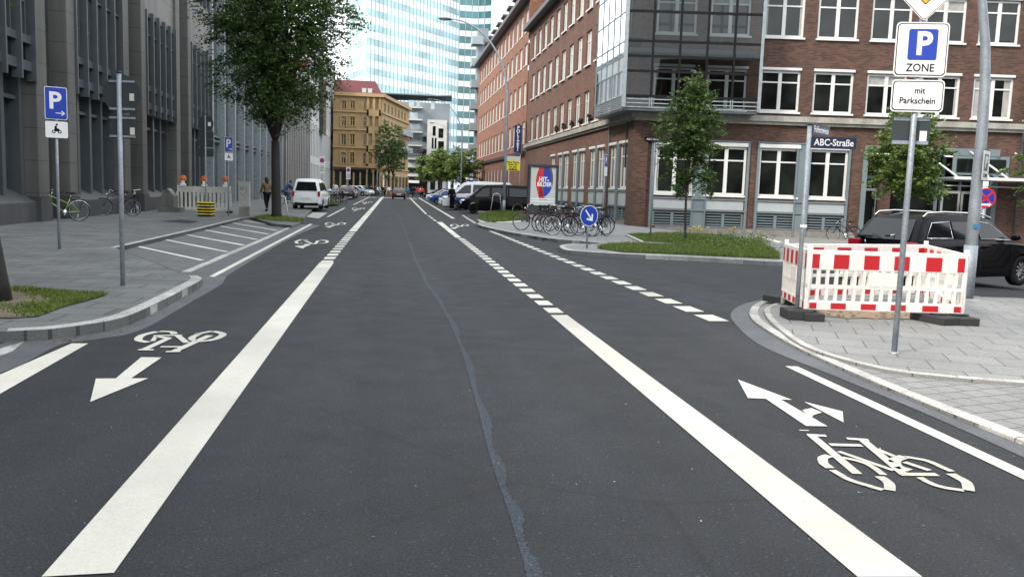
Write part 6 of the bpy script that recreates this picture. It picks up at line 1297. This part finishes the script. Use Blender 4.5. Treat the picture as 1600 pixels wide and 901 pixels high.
for (px, D, fk, cz, rx, rz_, m_, lab) in ((607,148,3.5,8.0,3.0,4.8,'leaf_dark','tall dark street tree in front of the ochre house'),(614,155,3.5,7.5,2.4,4.0,'leaf_dark','dark tree beside the driving car, just right of the tallest far one'),(667,128,2.6,4.6,1.9,1.9,'leaf_light','leftmost light green tree above the far parked cars'),(688,118,2.8,4.9,2.2,2.3,'leaf_light','middle light green tree above the parked police cars'),(722,112,2.8,4.6,2.3,2.2,'leaf_light','light green tree at right, above the white police van'),(706,122,2.8,4.3,1.8,1.8,'leaf_light','small light green tree between its two larger neighbours')):
    q = PD(px,300,D); tree(lab, (q.x,q.y,0), .14, fk, (0,0,cz), (rx,rx,rz_), 160, 30, .17, m_, 'bark_dark', int(px), 8, .55, group='far street trees')
# trunk cut by the left edge of the picture
B = G(-14,470,KH); t = thing('tree', 'dark tree trunk cut off by the left edge, standing in the bare soil bed', 'tree', B); b_ = MB(); b_.tube([(0,0,-.05),(0,0,.3),(-.12,0,1.2),(-.35,0,2.6),(-.5,0,4.5)],[.24,.185,.165,.15,.12],16); b_.build('trunk', 'bark_dark', t)
rs = np.random.RandomState(5); c_ = rs.normal(size=(6000,3))*np.array([1.3,1.3,.7])+np.array([-1.2,0,6.4]); leafmesh('crown', c_, None, .07, 'leaf_mid', t, 6)
# grass
def inside(P, poly):
    x, y = P[:,0], P[:,1]; r_ = np.zeros(len(P), bool); n = len(poly)
    for i in range(n):
        x1, y1 = poly[i][0], poly[i][1]; x2, y2 = poly[(i+1)%n][0], poly[(i+1)%n][1]
        c = ((y1 > y) != (y2 > y)) & (x < (x2-x1)*(y-y1)/(y2-y1+1e-12)+x1); r_ ^= c
    return r_
def grass(label, poly, n, h, z, seed=0, weeds=0, mask=None, tuft=1.0, m='grass_blade', lean=.45):
    poly = [(p[0],p[1]) for p in poly]; xs = [p[0] for p in poly]; ys = [p[1] for p in poly]; rs = np.random.RandomState(seed)
    P = np.stack([rs.uniform(min(xs),max(xs),n*3), rs.uniform(min(ys),max(ys),n*3)],1); P = P[inside(P,poly)][:n]
    if mask is not None: P = P[mask(P)]
    n = len(P); clump = .55+.45*np.sin(P[:,0]*5.1+1.3*np.sin(P[:,1]*4.3))*np.sin(P[:,1]*3.7+P[:,0]); hh = h*(.5+.8*rs.rand(n))*(.6+.6*clump)*tuft
    a = rs.rand(n)*6.28; d = np.stack([np.cos(a),np.sin(a)],1); w = (.006+.008*rs.rand(n))*max(1,h/.12); l = rs.normal(size=(n,2))*lean*hh[:,None]; Z = z+np.array([gz(x) for x in P[:,0]])
    A = np.column_stack([P-d*w[:,None],Z]); Bv = np.column_stack([P+d*w[:,None],Z]); Cv = np.column_stack([P+l,Z+hh]); V = np.stack([A,Bv,Cv],1).reshape(-1,3)
    me = bpy.data.meshes.new('grass'); me.vertices.add(3*n); me.vertices.foreach_set('co',V.astype(np.float32).ravel()); me.loops.add(3*n); me.loops.foreach_set('vertex_index',np.arange(3*n,dtype=np.int32)); me.polygons.add(n); me.polygons.foreach_set('loop_start',np.arange(0,3*n,3,dtype=np.int32)); me.polygons.foreach_set('loop_total',np.full(n,3,dtype=np.int32)); me.update(); me.materials.append(M[m])
    o = bpy.data.objects.new('grass', me); COL.objects.link(o); tag(o, label, 'grass', kind='stuff'); return o
def turfed(label, px, n, h, seed, m='turf', z=KH, **k):
    P = gp(px, z); sheet('soil_bed', P, z+.012, m); return grass(label, P, n, h, z+.01, seed, **k)
I1 = [(933,388.5),(952,383.5),(1000,383),(1050,384.5),(1100,385),(1170,383),(1200,388),(1216,398),(1219,405),(1130,401),(1033,396.5),(975,394.5)]
turfed('long green grass on the front of the traffic island', I1, 30000, .11, 1)
I2 = [(977,367.5),(1010,366),(1070,366),(1130,369),(1180,378),(1200,386),(1120,384.5),(1060,381.5),(1005,378.5)]
turfed('green grass around the young tree on the island', I2, 20000, .11, 2)
strip('kerb', gp([(977,368.5),(1002,380.5),(1052,383.2)],KH), .12, KH+.06, 'kerb_stone', 1, .1)
turfed('grass strip below the lamp and the black van', [(748,343),(752,337),(775,333),(822,333),(824,344),(790,346.5),(762,347.5)], 14000, .2, 3)
turfed('short grass around the foot of the pavement tree', [(395,341),(418,337),(455,341),(476,344),(468,347),(430,345)], 6000, .1, 4, m='soil')
turfed('thin grass in the soil bed at the bottom left kerb corner', [(-60,447),(20,450),(168,461),(145,468),(100,480),(60,495),(20,498),(-60,497)], 42000, .055, 5, m='soil', mask=lambda P: ((P[:,0]/P[:,1]-G(92,470).x/G(92,470).y)*22 + .45*np.sin(P[:,1]*4+P[:,0]*2) + np.random.RandomState(1).normal(size=len(P))*.45) > 0, tuft=.8)
turfed('patch of weeds at the feet of the left bicycles', [(503,318),(512,314),(526,315),(530,319),(510,321)], 3000, .25, 6)
# leafy weeds and small yellow flowers
rnd = random.Random(9)
for i in range(26):
    px = rnd.uniform(1045,1205); py = 371+rnd.random()*14+(px-1045)*.06; B = G(px,min(py,399),KH); t = thing('weed', ('leafy weed %s the island grass' % ['standing tall in','low in','spreading over','rising from'][i % 4]), 'plant', B, 0, 'leafy weeds in the island grass')
    rs = np.random.RandomState(i); n = 130; h = rnd.uniform(.12,.34); leafmesh('leaves', rs.normal(size=(n,3))*np.array([.13,.13,h*.4])+np.array([0,0,h*.6]), None, .035, 'leaf_light', t, i)
for px, py in ((1083,371),(1088,374),(1092,371.5),(1077,373),(1095,376),(1140,377),(1146,375),(1104,373)):
    B = G(px,py,KH); t = thing('flower', 'small yellow flower head in the island grass near the young tree', 'flower', (B.x,B.y,KH), 0, 'yellow flowers in the island grass'); b_ = MB(); b_.cyl((0,0,0),(.02,0,.36),.006,5); b_.build('stem', 'leaf_mid', t); b_ = MB(); [b_.ball((rnd.uniform(-.05,.05),rnd.uniform(-.05,.05),.36+rnd.uniform(0,.05)),.022,6,4) for _ in range(5)]; b_.build('bloom', 'yellow', t)

# wind-blown litter and fallen leaves along the kerbs and seams
rnd = random.Random(21); b_ = MB()
def bit(x, y, z, s):
    a = rnd.uniform(0,6.28); c, d = math.cos(a)*s, math.sin(a)*s; z += .006; t_ = rnd.uniform(0,.008)
    b_.add([(x-c,y-d,z),(x+d*.5,y-c*.5,z+t_),(x+c,y+d,z+t_*.5),(x-d*.5,y+c*.5,z+.001)],[(0,1,2,3)])
for i in range(260):
    k = rnd.randrange(8, len(kl)-1); p = kl[k].lerp(kl[k+1], rnd.random()); bit(p.x+rnd.gauss(.02,.05)+.06, p.y-abs(rnd.gauss(.05,.16))-.04, .006, rnd.uniform(.006,.022))
for i in range(160):
    k = rnd.randrange(10, len(kr)-2); p = kr[k].lerp(kr[k+1], rnd.random()); bit(p.x-abs(rnd.gauss(0,.2)), p.y-rnd.uniform(0,.1), .006, rnd.uniform(.005,.016))
b_.build('litter', 'soil', None, label='dry leaf bits and grit gathered in the gutters along both kerbs', cat='litter', kind='stuff')
b_ = MB()
for i in range(60): p = G(rnd.uniform(60,1500), rnd.uniform(430,880)); bit(p.x, p.y, 0, rnd.uniform(.003,.009))
b_.build('grit', 'kerb_light', None, label='scattered pale grit specks on the dark asphalt', cat='grit', kind='stuff')
